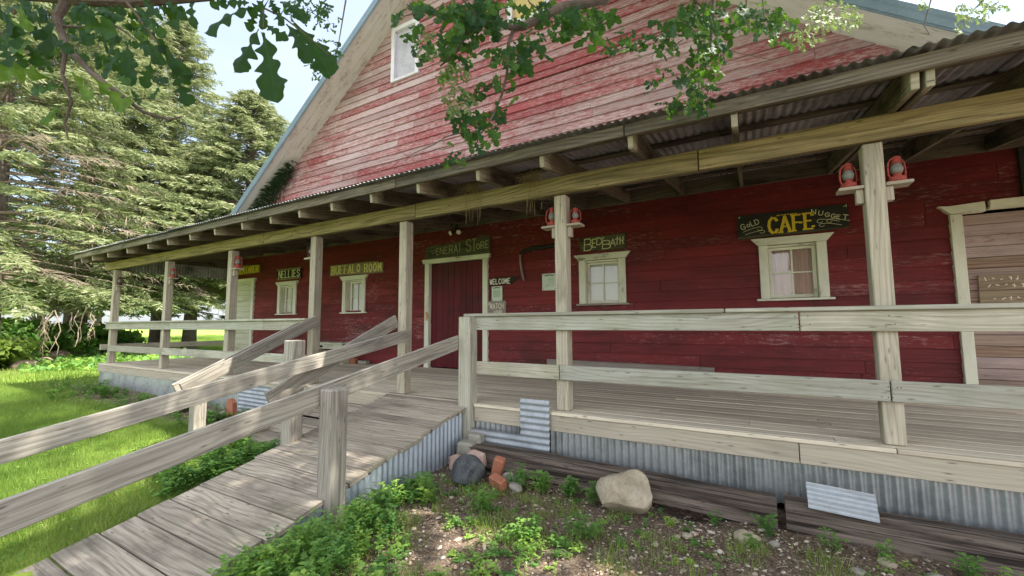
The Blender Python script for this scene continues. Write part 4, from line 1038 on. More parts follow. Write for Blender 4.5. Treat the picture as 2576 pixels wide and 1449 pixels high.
# ------------------------------------------------------------------ vegetation helpers (numpy)
def leaf_cloud(P, N, size, rs, aspect=.5, fold=.25, jitter=.35):
    """one folded diamond leaf (2 triangles) per point: returns verts, tris"""
    n = len(P); N = N/np.linalg.norm(N, axis=1, keepdims=True)
    t = rs.normal(size=(n,3)); t -= (t*N).sum(1, keepdims=True)*N; t /= np.linalg.norm(t, axis=1, keepdims=True)
    b = np.cross(N, t); s = (size*(1+jitter*rs.uniform(-1,1,n)))[:,None] if np.ndim(size) else (size*(1+jitter*rs.uniform(-1,1,n)))[:,None]
    a0 = P; a1 = P+t*s*.55+b*s*aspect*.5+N*s*fold*.3; a2 = P+t*s; a3 = P+t*s*.55-b*s*aspect*.5+N*s*fold*.3
    V = np.stack([a0,a1,a2,a3],1).reshape(-1,3); i = np.arange(n)*4
    F = np.concatenate([np.stack([i,i+1,i+2],1), np.stack([i,i+2,i+3],1)],1).reshape(-1,3)
    return V, F
def rot_align(v):
    return Vector(v).normalized().to_track_quat('Z','Y').to_matrix()

# spruces ------------------------------------------------------------------
def spruce_mesh(seed, H, R, z0=1.5, n_br=230, dark=False, droop=.30, dead=.18, tw=36):
    rs = np.random.RandomState(seed); segs = []; twigV = []; tips = []
    V = []; F = []; RN = []; k = 0; bare = MB()
    for i in range(n_br):
        f = (i+.5)/n_br; f = f**1.1; z = z0 + (H-z0)*f; L = R*(1-f)**.75*rs.uniform(.62, 1.08)+.25
        az = i*2.39996+rs.uniform(-.3,.3); d = np.array([math.cos(az), math.sin(az), 0]); side = np.array([-d[1], d[0], 0])
        up = .25*f; pts = []
        for t in np.linspace(0, 1, 7):
            pts.append(np.array([0,0,z]) + d*L*t + np.array([0,0, L*(up*t - droop*t*t*1.25 + .18*t**3)]))
        pts = np.array(pts)
        if L > 1.0 and rs.rand() < .75: bare.tube([tuple(p) for p in pts[:5]], [.05*L/R+.015, .03, .022, .015, .008], 5, cap=False)
        isdead = f < .35 and rs.rand() < dead
        m = int(tw*(.35+L/R)); tt = rs.uniform(.22 if L > 1.5 else .02, 1, m)**.75
        for t in tt:
            q = t*6; a = min(int(q),5); p = pts[a]+(pts[a+1]-pts[a])*(q-a); sg = 1 if rs.rand() < .5 else -1
            l2 = (.30+.75*(1-t)*min(1,L/4))*rs.uniform(.6,1.25)
            dd = side*sg*rs.uniform(.55,1)+d*rs.uniform(.2,.75)+np.array([0,0,rs.uniform(-.75,.05)]); dd /= np.linalg.norm(dd)
            if isdead:
                e = p+dd*l2*.9; bare.tube([tuple(p), tuple((p+e)/2+np.array([0,0,.04])), tuple(e)], [.009,.006,.003], 3, rnd=.8, cap=False); continue
            # frond: central blade with side needles sprigs
            nrm = np.cross(dd, [0,0,1]); nrm /= np.linalg.norm(nrm)+1e-6; c0 = rs.uniform(0,1)*.6+.4*rs.uniform(0,1)*t
            ns = 5 if l2 > .45 else 3
            for j in range(ns):
                u0 = j/ns; base = p+dd*l2*u0 + np.array([0,0,-.10*l2*u0*u0])
                for s2 in (-1,1):
                    ee = dd*.75+nrm*s2*.75+np.array([0,0,rs.uniform(-.45,.25)]); ee /= np.linalg.norm(ee); ll = .18*rs.uniform(.7,1.35)*(1.15-u0*.45)*(1+.35*l2)
                    wv = np.cross(ee, rs.normal(size=3)); wv /= np.linalg.norm(wv)+1e-6; w = .030*rs.uniform(.7,1.4)
                    V += [base-wv*w*.5, base+wv*w*.5, base+ee*ll*.6+wv*w*.6, base+ee*ll, base+ee*ll*.6-wv*w*.6]
                    F += [(k,k+1,k+2),(k,k+2,k+4),(k+4,k+2,k+3)]; RN += [min(1,max(0,c0+rs.uniform(-.15,.15)))]*3; k += 5
    # trunk
    tr = MB(); tr.tube([(0,0,-.3),(.03,.02,.6),(0,0,H*.3),(0,0,H*.7),(0,0,H)], [R*.075+.08, R*.06+.05, R*.045+.03, R*.02+.02, .02], 12)
    return np.array(V), np.array(F), np.array(RN), bare, tr
def spruce(proto, name, label, loc, rot, sc, group, cat='tree'):
    t = thing(name, label, cat, loc, group); t.rotation_euler = (0,0,rot); t.scale = (sc,sc,sc)
    for nm, me in proto:
        o = bpy.data.objects.new(nm, me); C.objects.link(o); o.parent = t
    return t
def make_proto(seed, H, R, mat, **k):
    V, F, RN, bare, tr = spruce_mesh(seed, H, R, **k)
    c = fast_mesh('crown', V, faces_tri=F, rnd=RN, mat=mat); b = bare.build('branches', M['deadtwig']); t = tr.build('trunk', M['bark'], smooth=True)
    ms = [('crown', c.data), ('branches', b.data), ('trunk', t.data)]
    for o in (c, b, t): bpy.data.objects.remove(o)
    return ms
def trees():
    A = make_proto(31, 21, 6.3, M['spruce'], z0=2.8, n_br=430, dead=.30, tw=42)
    A2 = make_proto(34, 20, 6.6, M['spruce'], z0=3.6, n_br=420, dead=.2, tw=40)
    B = make_proto(32, 11, 4.8, M['spruce'], z0=3.3, n_br=250, dead=.15, tw=42)
    D = make_proto(33, 15, 5.5, M['spruce_dark'], z0=4.2, n_br=200, dead=.15, droop=.22)
    G = 'spruces left of the barn'
    S1 = spruce(A, 'spruce_tree', 'tall spruce at the left edge with bare twigs hanging from its lowest bough', (-21.5,-.6,-.45), .3, 1.0, G)
    spruce(A, 'spruce_tree', 'tall spruce rising behind the pink boulders left of the leftmost porch post', (-27,3.0,-.45), 2.1, 1.0, G)
    spruce(A2, 'spruce_tree', 'broad spruce towering behind the far end of the porch roof', (-27.5,6.4,-.45), 4.0, .95, G)
    spruce(B, 'spruce_tree', 'shorter spruce whose boughs reach the left corner of the barn roof', (-21.8,7.6,-.45), 1.0, 1.2, G)
    spruce(B, 'spruce_tree', 'young yellow green spruce between the tall ones above the porch end', (-24.0,6.3,-.45), 5.0, .92, G)
    DC = spruce(D, 'cedar_tree', 'dark dense cedar with a thick trunk seen through the far end of the porch', (-43,14.3,-.5), .7, 1.0, 'background trees beyond the porch')
    def hanging(parent, x0, x1, y, d, n, ln, seed):
        r = random.Random(seed); m = MB(); sc = d/1060
        
        for i in range(n):
            x = r.uniform(x0, x1); p = pix(x, y+r.uniform(-14, 8), d+r.uniform(-.6,.6)); l = ln*r.uniform(.45,1.1); q = [p]
            dx = r.uniform(-.35,.35)
            for k in range(4): q.append(q[-1]+Vector((dx*.25+r.uniform(-.06,.06), r.uniform(-.12,.12), -l/4)))
            m.tube(q, [.016,.013,.010,.008,.004], 5, rnd=r.random())
            for k in (1,2,3):
                a = q[k]; m.tube([a, a+Vector((r.uniform(-.12,.12), r.uniform(-.1,.1), -.16)), a+Vector((r.uniform(-.18,.18), r.uniform(-.1,.1), -.42*r.uniform(.5,1)))], [.008,.006,.003], 4)
        o = m.build('hanging_twigs', M['deadtwig']); o.parent = parent
        o.matrix_parent_inverse = (Matrix.Translation(parent.location) @ parent.rotation_euler.to_matrix().to_4x4() @ Matrix.Diagonal((*parent.scale, 1))).inverted()
    hanging(S1, 100, 245, 784, 12.9, 13, 1.25, 3); hanging(DC, 515, 566, 712, 27, 14, 2.2, 5)
    # broadleaf trees and shrubs behind
    def blob(name, label, loc, h, r, mat, seed, n, leaf, trunk=.18, group=None, cat='tree', zb=.25):
        rs = np.random.RandomState(seed); t = thing(name, label, cat, loc, group); nb = 16
        cs = rs.normal(size=(nb,3))*np.array([.5,.5,.33]); cs = cs/np.maximum(1, np.linalg.norm(cs,axis=1,keepdims=True)); P = []; NN = []
        for i in range(n):
            c = cs[rs.randint(nb)]; q = rs.normal(size=3); q /= np.linalg.norm(q); q *= rs.uniform(.55,1)**.5*rs.uniform(.28,.5)
            p = c+q; P.append((p[0]*r, p[1]*r, h*(zb+(1-zb)*(.5+.5*p[2]*.85)))); NN.append(q+rs.normal(size=3)*.5+np.array([0,0,.5]))
        P = np.array(P); V, F = leaf_cloud(P, np.array(NN), np.full(n, leaf), rs, .7)
        rn = np.repeat(np.clip(rs.uniform(0,1,n),0,1), 2); o = fast_mesh('crown', V, faces_tri=F, rnd=rn, mat=mat); o.parent = t
        s = MB(); 
        if trunk > .05: s.tube([(0,0,-.3),(.05,.03,h*.25),(0,.05,h*.6)], [trunk, trunk*.8, trunk*.4], 10)
        for i in range(7):
            c = cs[i]; s.tube([(0,0,h*.15 if trunk > .05 else 0), (c[0]*r*.5, c[1]*r*.5, h*.4), (c[0]*r, c[1]*r, h*(zb+(1-zb)*(.5+.4*c[2])))], [max(.012,trunk*.4), max(.009,trunk*.25), .008], 6)
        o = s.build('trunk' if trunk > .05 else 'stems', M['bark'], smooth=True); o.parent = t
    G2 = 'background trees beyond the porch'
    blob('broadleaf_tree', 'sunlit yellow green tree seen between the second and third posts', (-46,13.5,-.5), 7.6, 3.6, M['sunnyleaf'], 1, 5200, .42, .2, G2, zb=.42)
    blob('broadleaf_tree', 'dark green tree seen between the first and second posts', (-47,9.5,-.5), 8.5, 3.8, M['bush'], 2, 5200, .42, .2, G2, zb=.22)
    blob('broadleaf_tree', 'green tree behind the leftmost porch post', (-52,7.2,-.5), 9, 4.2, M['sunnyleaf'], 3, 5200, .45, .2, G2, zb=.3)
    blob('broadleaf_tree', 'pale green tree at the far left behind the spruces', (-40,1.0,-.5), 9, 4.6, M['sunnyleaf'], 4, 5200, .45, .2, G2, zb=.15)
    G3 = 'shrubs under the spruces'
    for i, (x, y, h, r, m, lb) in enumerate(((-22.5,-.2,1.7,1.8,'bush','dark leafy shrub at the left edge under the spruces'),(-24.5,1.1,1.9,1.9,'bush','leafy shrub under the hanging bare twigs'),(-25.5,3.2,1.3,1.7,'bush','dark shrub left of the leftmost porch post'),
            (-31,5.0,1.4,2.0,'sunnyleaf','sunny shrub behind the leftmost porch post'),(-20.5,-1.1,1.1,1.4,'sunnyleaf','low shrub at the left frame edge behind the boulders'))):
        blob('shrub', lb, (x,y,-.5), h, r, M[m], 20+i, 2600, .24, .03, G3, 'shrub', zb=.0)
trees()
def ground_cover():
    rs = np.random.RandomState(9); n = 9000
    x = rs.uniform(-30,-14.2,n); y = rs.uniform(-.8,4.5,n); keep = y > (.9+.25*np.sin(x*1.1)+(-14.2-x)*.02-1.0*(x < -18)); x, y = x[keep], y[keep]; n = len(x)
    h = .05+.28*rs.rand(n)*(.5+.5*np.sin(x*2.1)*np.cos(y*2.7))
    P = np.stack([x,y,-.49+h],1); N = rs.normal(size=(n,3))*.6+np.array([0,0,1]); V, F = leaf_cloud(P, N, np.full(n,.16), rs, .8)
    tag(fast_mesh('ground_cover', V, faces_tri=F, rnd=np.repeat(rs.uniform(0,1,n),2), mat=M['weed']), 'low leafy ground cover under the spruces', 'ground cover', kind='stuff')
ground_cover()

# lawn grass ----------------------------------------------------------------
def lawn():
    rs = np.random.RandomState(5); out = []; 
    def patch(x0,x1,y0,y1,n,hh,ww,cond):
        x = rs.uniform(x0,x1,n); y = rs.uniform(y0,y1,n); k = cond(x,y); out.append((x[k], y[k], hh, ww))
    def bare(x, y): return (np.sin(x*3.1+1)*np.cos(y*3.7)+np.sin(x*1.3-y*2.1))*.5
    edge = lambda x, y: (y < -.95+.22*np.sin(x*1.9)+.12*np.sin(x*5.3)) & ((bare(x,y) < .28) | (rs.rand(len(x)) < .42))
    patch(-9,-4.02,-4.4,-.4,170000,.075,.0055,edge); patch(-15,-9,-4.5,.3,110000,.085,.008,edge); patch(-30,-13.3,-6,9,70000,.11,.015,lambda x,y: (y < 1.0) | (x > -22)); patch(-60,-20,4,24,60000,.22,.03,lambda x,y: y > (-x-20)*.12)
    patch(-4.05,-3.2,-4.6,-2.75,12000,.06,.005,lambda x,y: x < -4.0)
    V = []; RN = []
    for x, y, hh, ww in out:
        n = len(x); z = np.array([gz(a,b) for a,b in zip(x,y)]) if n else x
        az = rs.uniform(0,2*PI,n); h = hh*(.55+.9*rs.rand(n))*(1.15-.5*np.clip(bare(x,y)+.2,0,1)); lean = rs.normal(size=(n,2))*.38*h[:,None]
        a = np.stack([x-np.cos(az)*ww/2, y-np.sin(az)*ww/2, z-.005],1); b = np.stack([x+np.cos(az)*ww/2, y+np.sin(az)*ww/2, z-.005],1); c = np.stack([x+lean[:,0], y+lean[:,1], z+h],1)
        V.append(np.stack([a,b,c],1).reshape(-1,3)); RN.append(np.clip(.45+.28*np.sin(x*.9+y*1.7)*np.cos(y*1.1)+rs.uniform(-.35,.35,n),0,1))
    V = np.concatenate(V); F = np.arange(len(V)).reshape(-1,3)
    tag(fast_mesh('lawn_grass', V, faces_tri=F, rnd=np.concatenate(RN), mat=M['grass']), 'bright green mown lawn grass left of the ramp', 'grass', kind='stuff')
lawn()

# gravel ----------------------------------------------------------------
def gravel():
    rs = np.random.RandomState(2); n = 16500
    x = np.concatenate([rs.uniform(-2.7,2.6,n), rs.uniform(-11,-6,1500)]); y = np.concatenate([rs.uniform(-2.6,-.36,n), rs.uniform(-1.3,-.3,1500)])
    d = .5+.5*np.sin(x*2.3+y*1.1)*np.sin(y*3.1-x*.7+1); k = rs.rand(len(x)) < (.18+.95*d); x, y = x[k], y[k]; n = len(x)
    r = .0035+.0085*rs.rand(n)**2.2+.012*(rs.rand(n) < .03); z = np.array([gz(a,b) for a,b in zip(x,y)])
    base = np.array([(0,0,1),(1,0,0),(0,1,0),(-1,0,0),(0,-1,0),(.6,.6,.55),(-.6,.6,.55),(-.6,-.6,.55),(.6,-.6,.55)],float)
    T = np.array([(0,5,6),(0,6,7),(0,7,8),(0,8,5),(5,1,2),(5,2,6),(6,2,3),(6,3,7),(7,3,4),(7,4,8),(8,4,1),(8,1,5)])[:, [0,1,2]]
    az = rs.uniform(0,6.3,n); sx = r*rs.uniform(.8,1.6,n); sy = r*rs.uniform(.7,1.1,n); sz = r*rs.uniform(.45,.8,n)
    bx = base[None,:,0]*sx[:,None]; by = base[None,:,1]*sy[:,None]; ca, sa = np.cos(az)[:,None], np.sin(az)[:,None]
    V = np.stack([x[:,None]+bx*ca-by*sa, y[:,None]+bx*sa+by*ca, z[:,None]+.004+base[None,:,2]*sz[:,None]],2).reshape(-1,3)
    F = (T[None]+np.arange(n)[:,None,None]*9).reshape(-1,3)
    tag(fast_mesh('gravel', V, faces_tri=F, rnd=np.repeat(rs.uniform(0,1,n),12), mat=M['gravel'], smooth=True), 'pale gravel scattered over the dark soil', 'gravel', kind='stuff')
    # litter: dry leaves, sticks
    n = 1200; x = rs.uniform(-2.5,2.2,n); y = rs.uniform(-2.4,-.36,n); P = np.stack([x,y,np.full(n,-.562)],1)
    V, F = leaf_cloud(P, rs.normal(size=(n,3))*.35+np.array([0,0,1]), np.full(n,.036), rs, .5, .5, .6)
    tag(fast_mesh('leaf_litter', V, faces_tri=F, rnd=np.repeat(rs.uniform(0,1,n),2), mat=M['dryleaf']), 'dry leaf litter on the soil', 'leaf litter', kind='stuff')
    s = MB(); r = random.Random(3)
    for i in range(90):
        x, y = r.uniform(-2.2,2), r.uniform(-2.2,-.38); a = r.uniform(0,6.3); l = r.uniform(.03,.14); s.tube([(x,y,-.560),(x+l*.5*math.cos(a),y+l*.5*math.sin(a),-.552),(x+l*math.cos(a+.2),y+l*math.sin(a+.2),-.562)], .0022, 4)
    tag(s.build('fallen_twigs', M['deadtwig']), 'thin fallen twigs strewn over the soil', 'twigs', kind='stuff')
gravel()

# weeds ----------------------------------------------------------------
def weed(rs, x, y, h, n_st, leaf, spread, z=None):
    P = []; N = []; stems = []; z = gz(x,y) if z is None else z
    for s in range(n_st):
        a = rs.uniform(0,6.3); sp = spread*rs.uniform(.2,1); hh = h*rs.uniform(.6,1.1); bx, by = x+.3*sp*math.cos(a), y+.3*sp*math.sin(a)
        tx, ty = x+sp*math.cos(a), y+sp*math.sin(a); stems.append([(bx,by,z-.01),((bx+tx)/2,(by+ty)/2,z+hh*.6),(tx,ty,z+hh)])
        m = max(3, int(hh/.022))
        for j in range(m):
            t = .2+.8*j/m; px, py, pz = bx+(tx-bx)*t, by+(ty-by)*t, z+hh*t*(1.2-.2*t)
            for q in range(3 if t > .75 else 2):
                b = rs.uniform(0,6.3); P.append((px,py,pz)); N.append((math.cos(b)*.55, math.sin(b)*.55, 1.0))
    return P, N, stems
def weed_leaves(P, N, leaf, rs, aspect=.5):
    P = np.array(P); N = np.array(N); n = len(P); N = N/np.linalg.norm(N,axis=1,keepdims=True)
    out = np.stack([N[:,0],N[:,1],np.full(n,.12)],1); out /= np.linalg.norm(out,axis=1,keepdims=True)+1e-6
    b = np.cross(out, np.array([0,0,1.0])); b /= np.linalg.norm(b,axis=1,keepdims=True); s = (leaf*(.55+.8*rs.rand(n)))[:,None]; up = np.array([0,0,1.0])
    r0 = P; r1l = P+out*s*.4+b*s*aspect*.45+up*s*.10; r1m = P+out*s*.42+up*s*.04; r1r = P+out*s*.4-b*s*aspect*.45+up*s*.10
    r2l = P+out*s*.72+b*s*aspect*.33+up*s*.04; r2r = P+out*s*.72-b*s*aspect*.33+up*s*.04; r2m = P+out*s*.74-up*s*.02; r3 = P+out*s-up*s*.14
    V = np.stack([r0,r1l,r1m,r1r,r2l,r2m,r2r,r3],1).reshape(-1,3); i = np.arange(n)*8
    T = [(0,2,1),(0,3,2),(1,2,5),(1,5,4),(2,3,6),(2,6,5),(4,5,7),(5,6,7)]
    F = np.stack([np.stack([i+a,i+b_,i+c],1) for a,b_,c in T],1).reshape(-1,3); return V, F
def weeds():
    rs = np.random.RandomState(17); G = 'weeds along the railway ties'
    spots = [(-1.83,-.62,.20,9,.055,.12,'leafy weed growing right of the bricks'),(-1.60,-.60,.19,10,.055,.13,'bright spreading weed in front of the first tie'),(-1.37,-.56,.17,10,.06,.11,'dense bushy weed left of the boulder'),(-1.16,-.60,.18,6,.05,.08,'tall weed touching the left side of the boulder'),
        (-1.86,-1.15,.17,12,.05,.15,'broad weed in front of the black rock'),(-1.05,-1.15,.16,11,.045,.15,'blue green weed in the gravel in front of the boulder'),(.03,-.50,.15,6,.05,.08,'weed growing in the gap between the ties'),(.36,-.50,.10,6,.04,.08,'low weed below the loose metal sheet'),
        (.62,-.52,.10,5,.04,.09,'low weed in front of the right tie'),(.98,-.52,.13,7,.045,.10,'weed at the right corner in front of the tie'),(-.06,-.72,.07,9,.035,.08,'low clover like weed beside the mossy stone'),(-.30,-.50,.10,5,.035,.06,'small weed at the right end of the first tie'),
        (1.15,-.62,.12,8,.045,.10,'weed at the lower right edge'),(-1.35,-1.35,.15,12,.05,.16,'round leafed weed in the lower middle of the bed')]
    for x, y, h, ns, lf, sp, lb in spots:
        P, N, st = weed(rs, x, y, h, ns, lf, sp); t = thing('weed', lb, 'weed', (x,y,gz(x,y)), G)
        V, F = weed_leaves(P, N, lf, rs); c0 = rs.uniform(.1,.5); fast_mesh('leaves', V, faces_tri=F, rnd=np.clip(np.repeat(c0+rs.uniform(-.1,.4,len(P)),8),0,1), mat=M['weed'], parent=t)
        s = MB()
        for q in st: s.tube(q, [.0025,.002,.0012], 4, cap=False)
        s.build('stems', M['weed'], t)
    # the mass of weeds beside the ramp and creeping over the bed
    P = []; N = []; R0 = []; LF = []
    for i in range(640):

        if i < 210: y = rs.uniform(-2.6,-1.0); x = -2.60+abs(rs.normal())*(.12+.16*(-y-1)); h = max(.04,.15+.04*(-y-1)-.12*abs(x+2.5)+rs.uniform(-.05,.05)); lf = .036
        elif i < 400: x = rs.uniform(-2.4,-.9); y = rs.uniform(-2.3,-1.25); h = rs.uniform(.03,.10); lf = .026
        else: x = rs.uniform(-2.3,1.1); y = rs.uniform(-2.0,-.45); h = rs.uniform(.02,.06); lf = .022
        q_ = math.sin(x*4.1+1)*math.sin(y*5.3)+.5*math.sin(x*9.3-y*7.1)
        if q_ > (.18 if i >= 210 else .55): continue
        lf *= .6+.8*rs.rand(); h *= .6+.8*rs.rand()**1.5
        p, n_, st = weed(rs, x, y, h, rs.randint(3,7), lf, .05+.3*h); P += p; N += n_; c0 = rs.uniform(.15,.95); R0 += [c0]*len(p); LF += [lf]*len(p)
    V, F = weed_leaves(P, N, np.array(LF), rs, .6); rn = np.clip(np.array(R0)+rs.uniform(-.2,.2,len(P)),0,1)
    tag(fast_mesh('weed_bed', V, faces_tri=F, rnd=np.repeat(rn,8), mat=M['weed']), 'mass of bright green weeds spreading beside the ramp', 'weeds', kind='stuff')
    # grassy tufts between the weeds
    n = 5200; cx = rs.uniform(-2.6,.6,90); cy = rs.uniform(-2.5,-.7,90); k = rs.randint(90,size=n); x = cx[k]+rs.normal(size=n)*.05; y = cy[k]+rs.normal(size=n)*.05; z = np.array([gz(a,b) for a,b in zip(x,y)])
    h = .03+.09*rs.rand(n); az = rs.uniform(0,6.3,n); w = .0022; a = np.stack([x-np.cos(az)*w,y-np.sin(az)*w,z],1); b = np.stack([x+np.cos(az)*w,y+np.sin(az)*w,z],1); c = np.stack([x+rs.normal(size=n)*.03,y+rs.normal(size=n)*.03,z+h],1)
    tag(fast_mesh('grass_tufts', np.stack([a,b,c],1).reshape(-1,3), faces_tri=np.arange(3*n).reshape(-1,3), rnd=rs.uniform(0,1,n), mat=M['grass']), 'thin grass tufts among the weeds', 'grass', kind='stuff')
    # weeds on the lawn side of the ramp
    P = []; N = []
    for i in range(70):
        x = -4.2-abs(rs.normal())*.35; y = rs.uniform(-2.2,-1.1); p, n_, st = weed(rs, x, y, rs.uniform(.08,.30), rs.randint(3,6), .05, .08); P += p; N += n_
    for i in range(120):
        x = rs.uniform(-12.8,-5.9); y = -.35-abs(rs.normal())*.35; p, n_, st = weed(rs, x, y, rs.uniform(.05,.26), rs.randint(3,6), .06, .10); P += p; N += n_
    nb = len(P); n = 9000; x = rs.uniform(-13,-4.1,n); y = rs.uniform(-4.3,-.7,n); kk = np.sin(x*2.3+y)*np.cos(y*2.9-x) > -.1; x, y = x[kk], y[kk]
    for a, b in zip(x, y): P.append((a, b, gz(a,b)+.015+.03*rs.rand())); q_ = rs.uniform(0,6.3); N.append((math.cos(q_)*.5, math.sin(q_)*.5, 1.0))
    V, F = weed_leaves(P, N, np.concatenate([np.full(nb,.055), np.full(len(P)-nb,.034)]), rs, .6)
    tag(fast_mesh('weed_border', V, faces_tri=F, rnd=np.repeat(rs.uniform(0,.8,len(P)),8), mat=M['weed']), 'weeds growing along the lawn edge by the ramp and porch', 'weeds', kind='stuff')
    # vine on the porch roof corner
    P = []; N = []; st = MB()
    for i in range(46):
        for j in range(26):
            t = rs.rand(); px = -12.6+2.3*t+rs.normal()*.10; zr = GZ_-GS*(GX-px); pz = zr-.05-abs(rs.normal())*.28*(1.15-.5*t); P.append((px, W-.04-rs.rand()*.40*(1-.5*t), pz)); N.append((rs.normal(), -1, rs.normal()*.4+.3))
    for i in range(260):
        px = -13.0+rs.rand()*1.2; py = rs.uniform(1.2, W-.1); P.append((px, py, 2.62+.145*py+rs.rand()*.25)); N.append((rs.normal(), -1, rs.normal()*.4+.3))
    t = thing('climbing_vine', 'dark green vine climbing the gable corner above the porch roof', 'vine', (-12.2,W-.2,2.88))
    V, F = weed_leaves(P, N, np.full(len(P),.17), rs, .32); fast_mesh('leaves', V, faces_tri=F, rnd=np.repeat(rs.uniform(0,1,len(P)),8), mat=M['vine'], parent=t)
    for i in range(12): x = -12.8+i*.18; zr = GZ_-GS*(GX-x); st.tube([(x,W-.12,2.85),(x+.1,W-.14,2.5+zr*.2),(x+.12,W-.1,zr-.1)], .008, 5)
    st.build('stems', M['deadtwig'], t)
    # straw nests on the beam
    for x, lb in ((-2.72,'left straw nest hanging over the olive beam'),(-1.95,'right straw nest over the beam beside the post')):
        s = MB(); r = random.Random(int(x*10))
        for i in range(120):
            a = r.uniform(0,6.3); q = r.uniform(0,.15); px, py, pz = x+q*math.cos(a), -.02+.5*q*math.sin(a), 2.37+r.uniform(-.02,.09); l = r.uniform(.03,.14); b = r.uniform(0,6.3)
            s.tube([(px,py,pz),(px+l*math.cos(b)*.6,py-.03,pz+.01),(px+l*math.cos(b),py-.05,pz-r.uniform(.0,.1))], .0016, 3, cap=False)
        for i in range(10):
            px = x+r.uniform(-.12,.12); s.tube([(px,-.055,2.36),(px+.01,-.06,2.25),(px+r.uniform(-.03,.03),-.058,2.36-r.uniform(.15,.42))], .0014, 3, cap=False)
        tag(s.build('bird_nest', M['straw']), lb, 'nest', 'straw nests on the porch beam')
weeds()

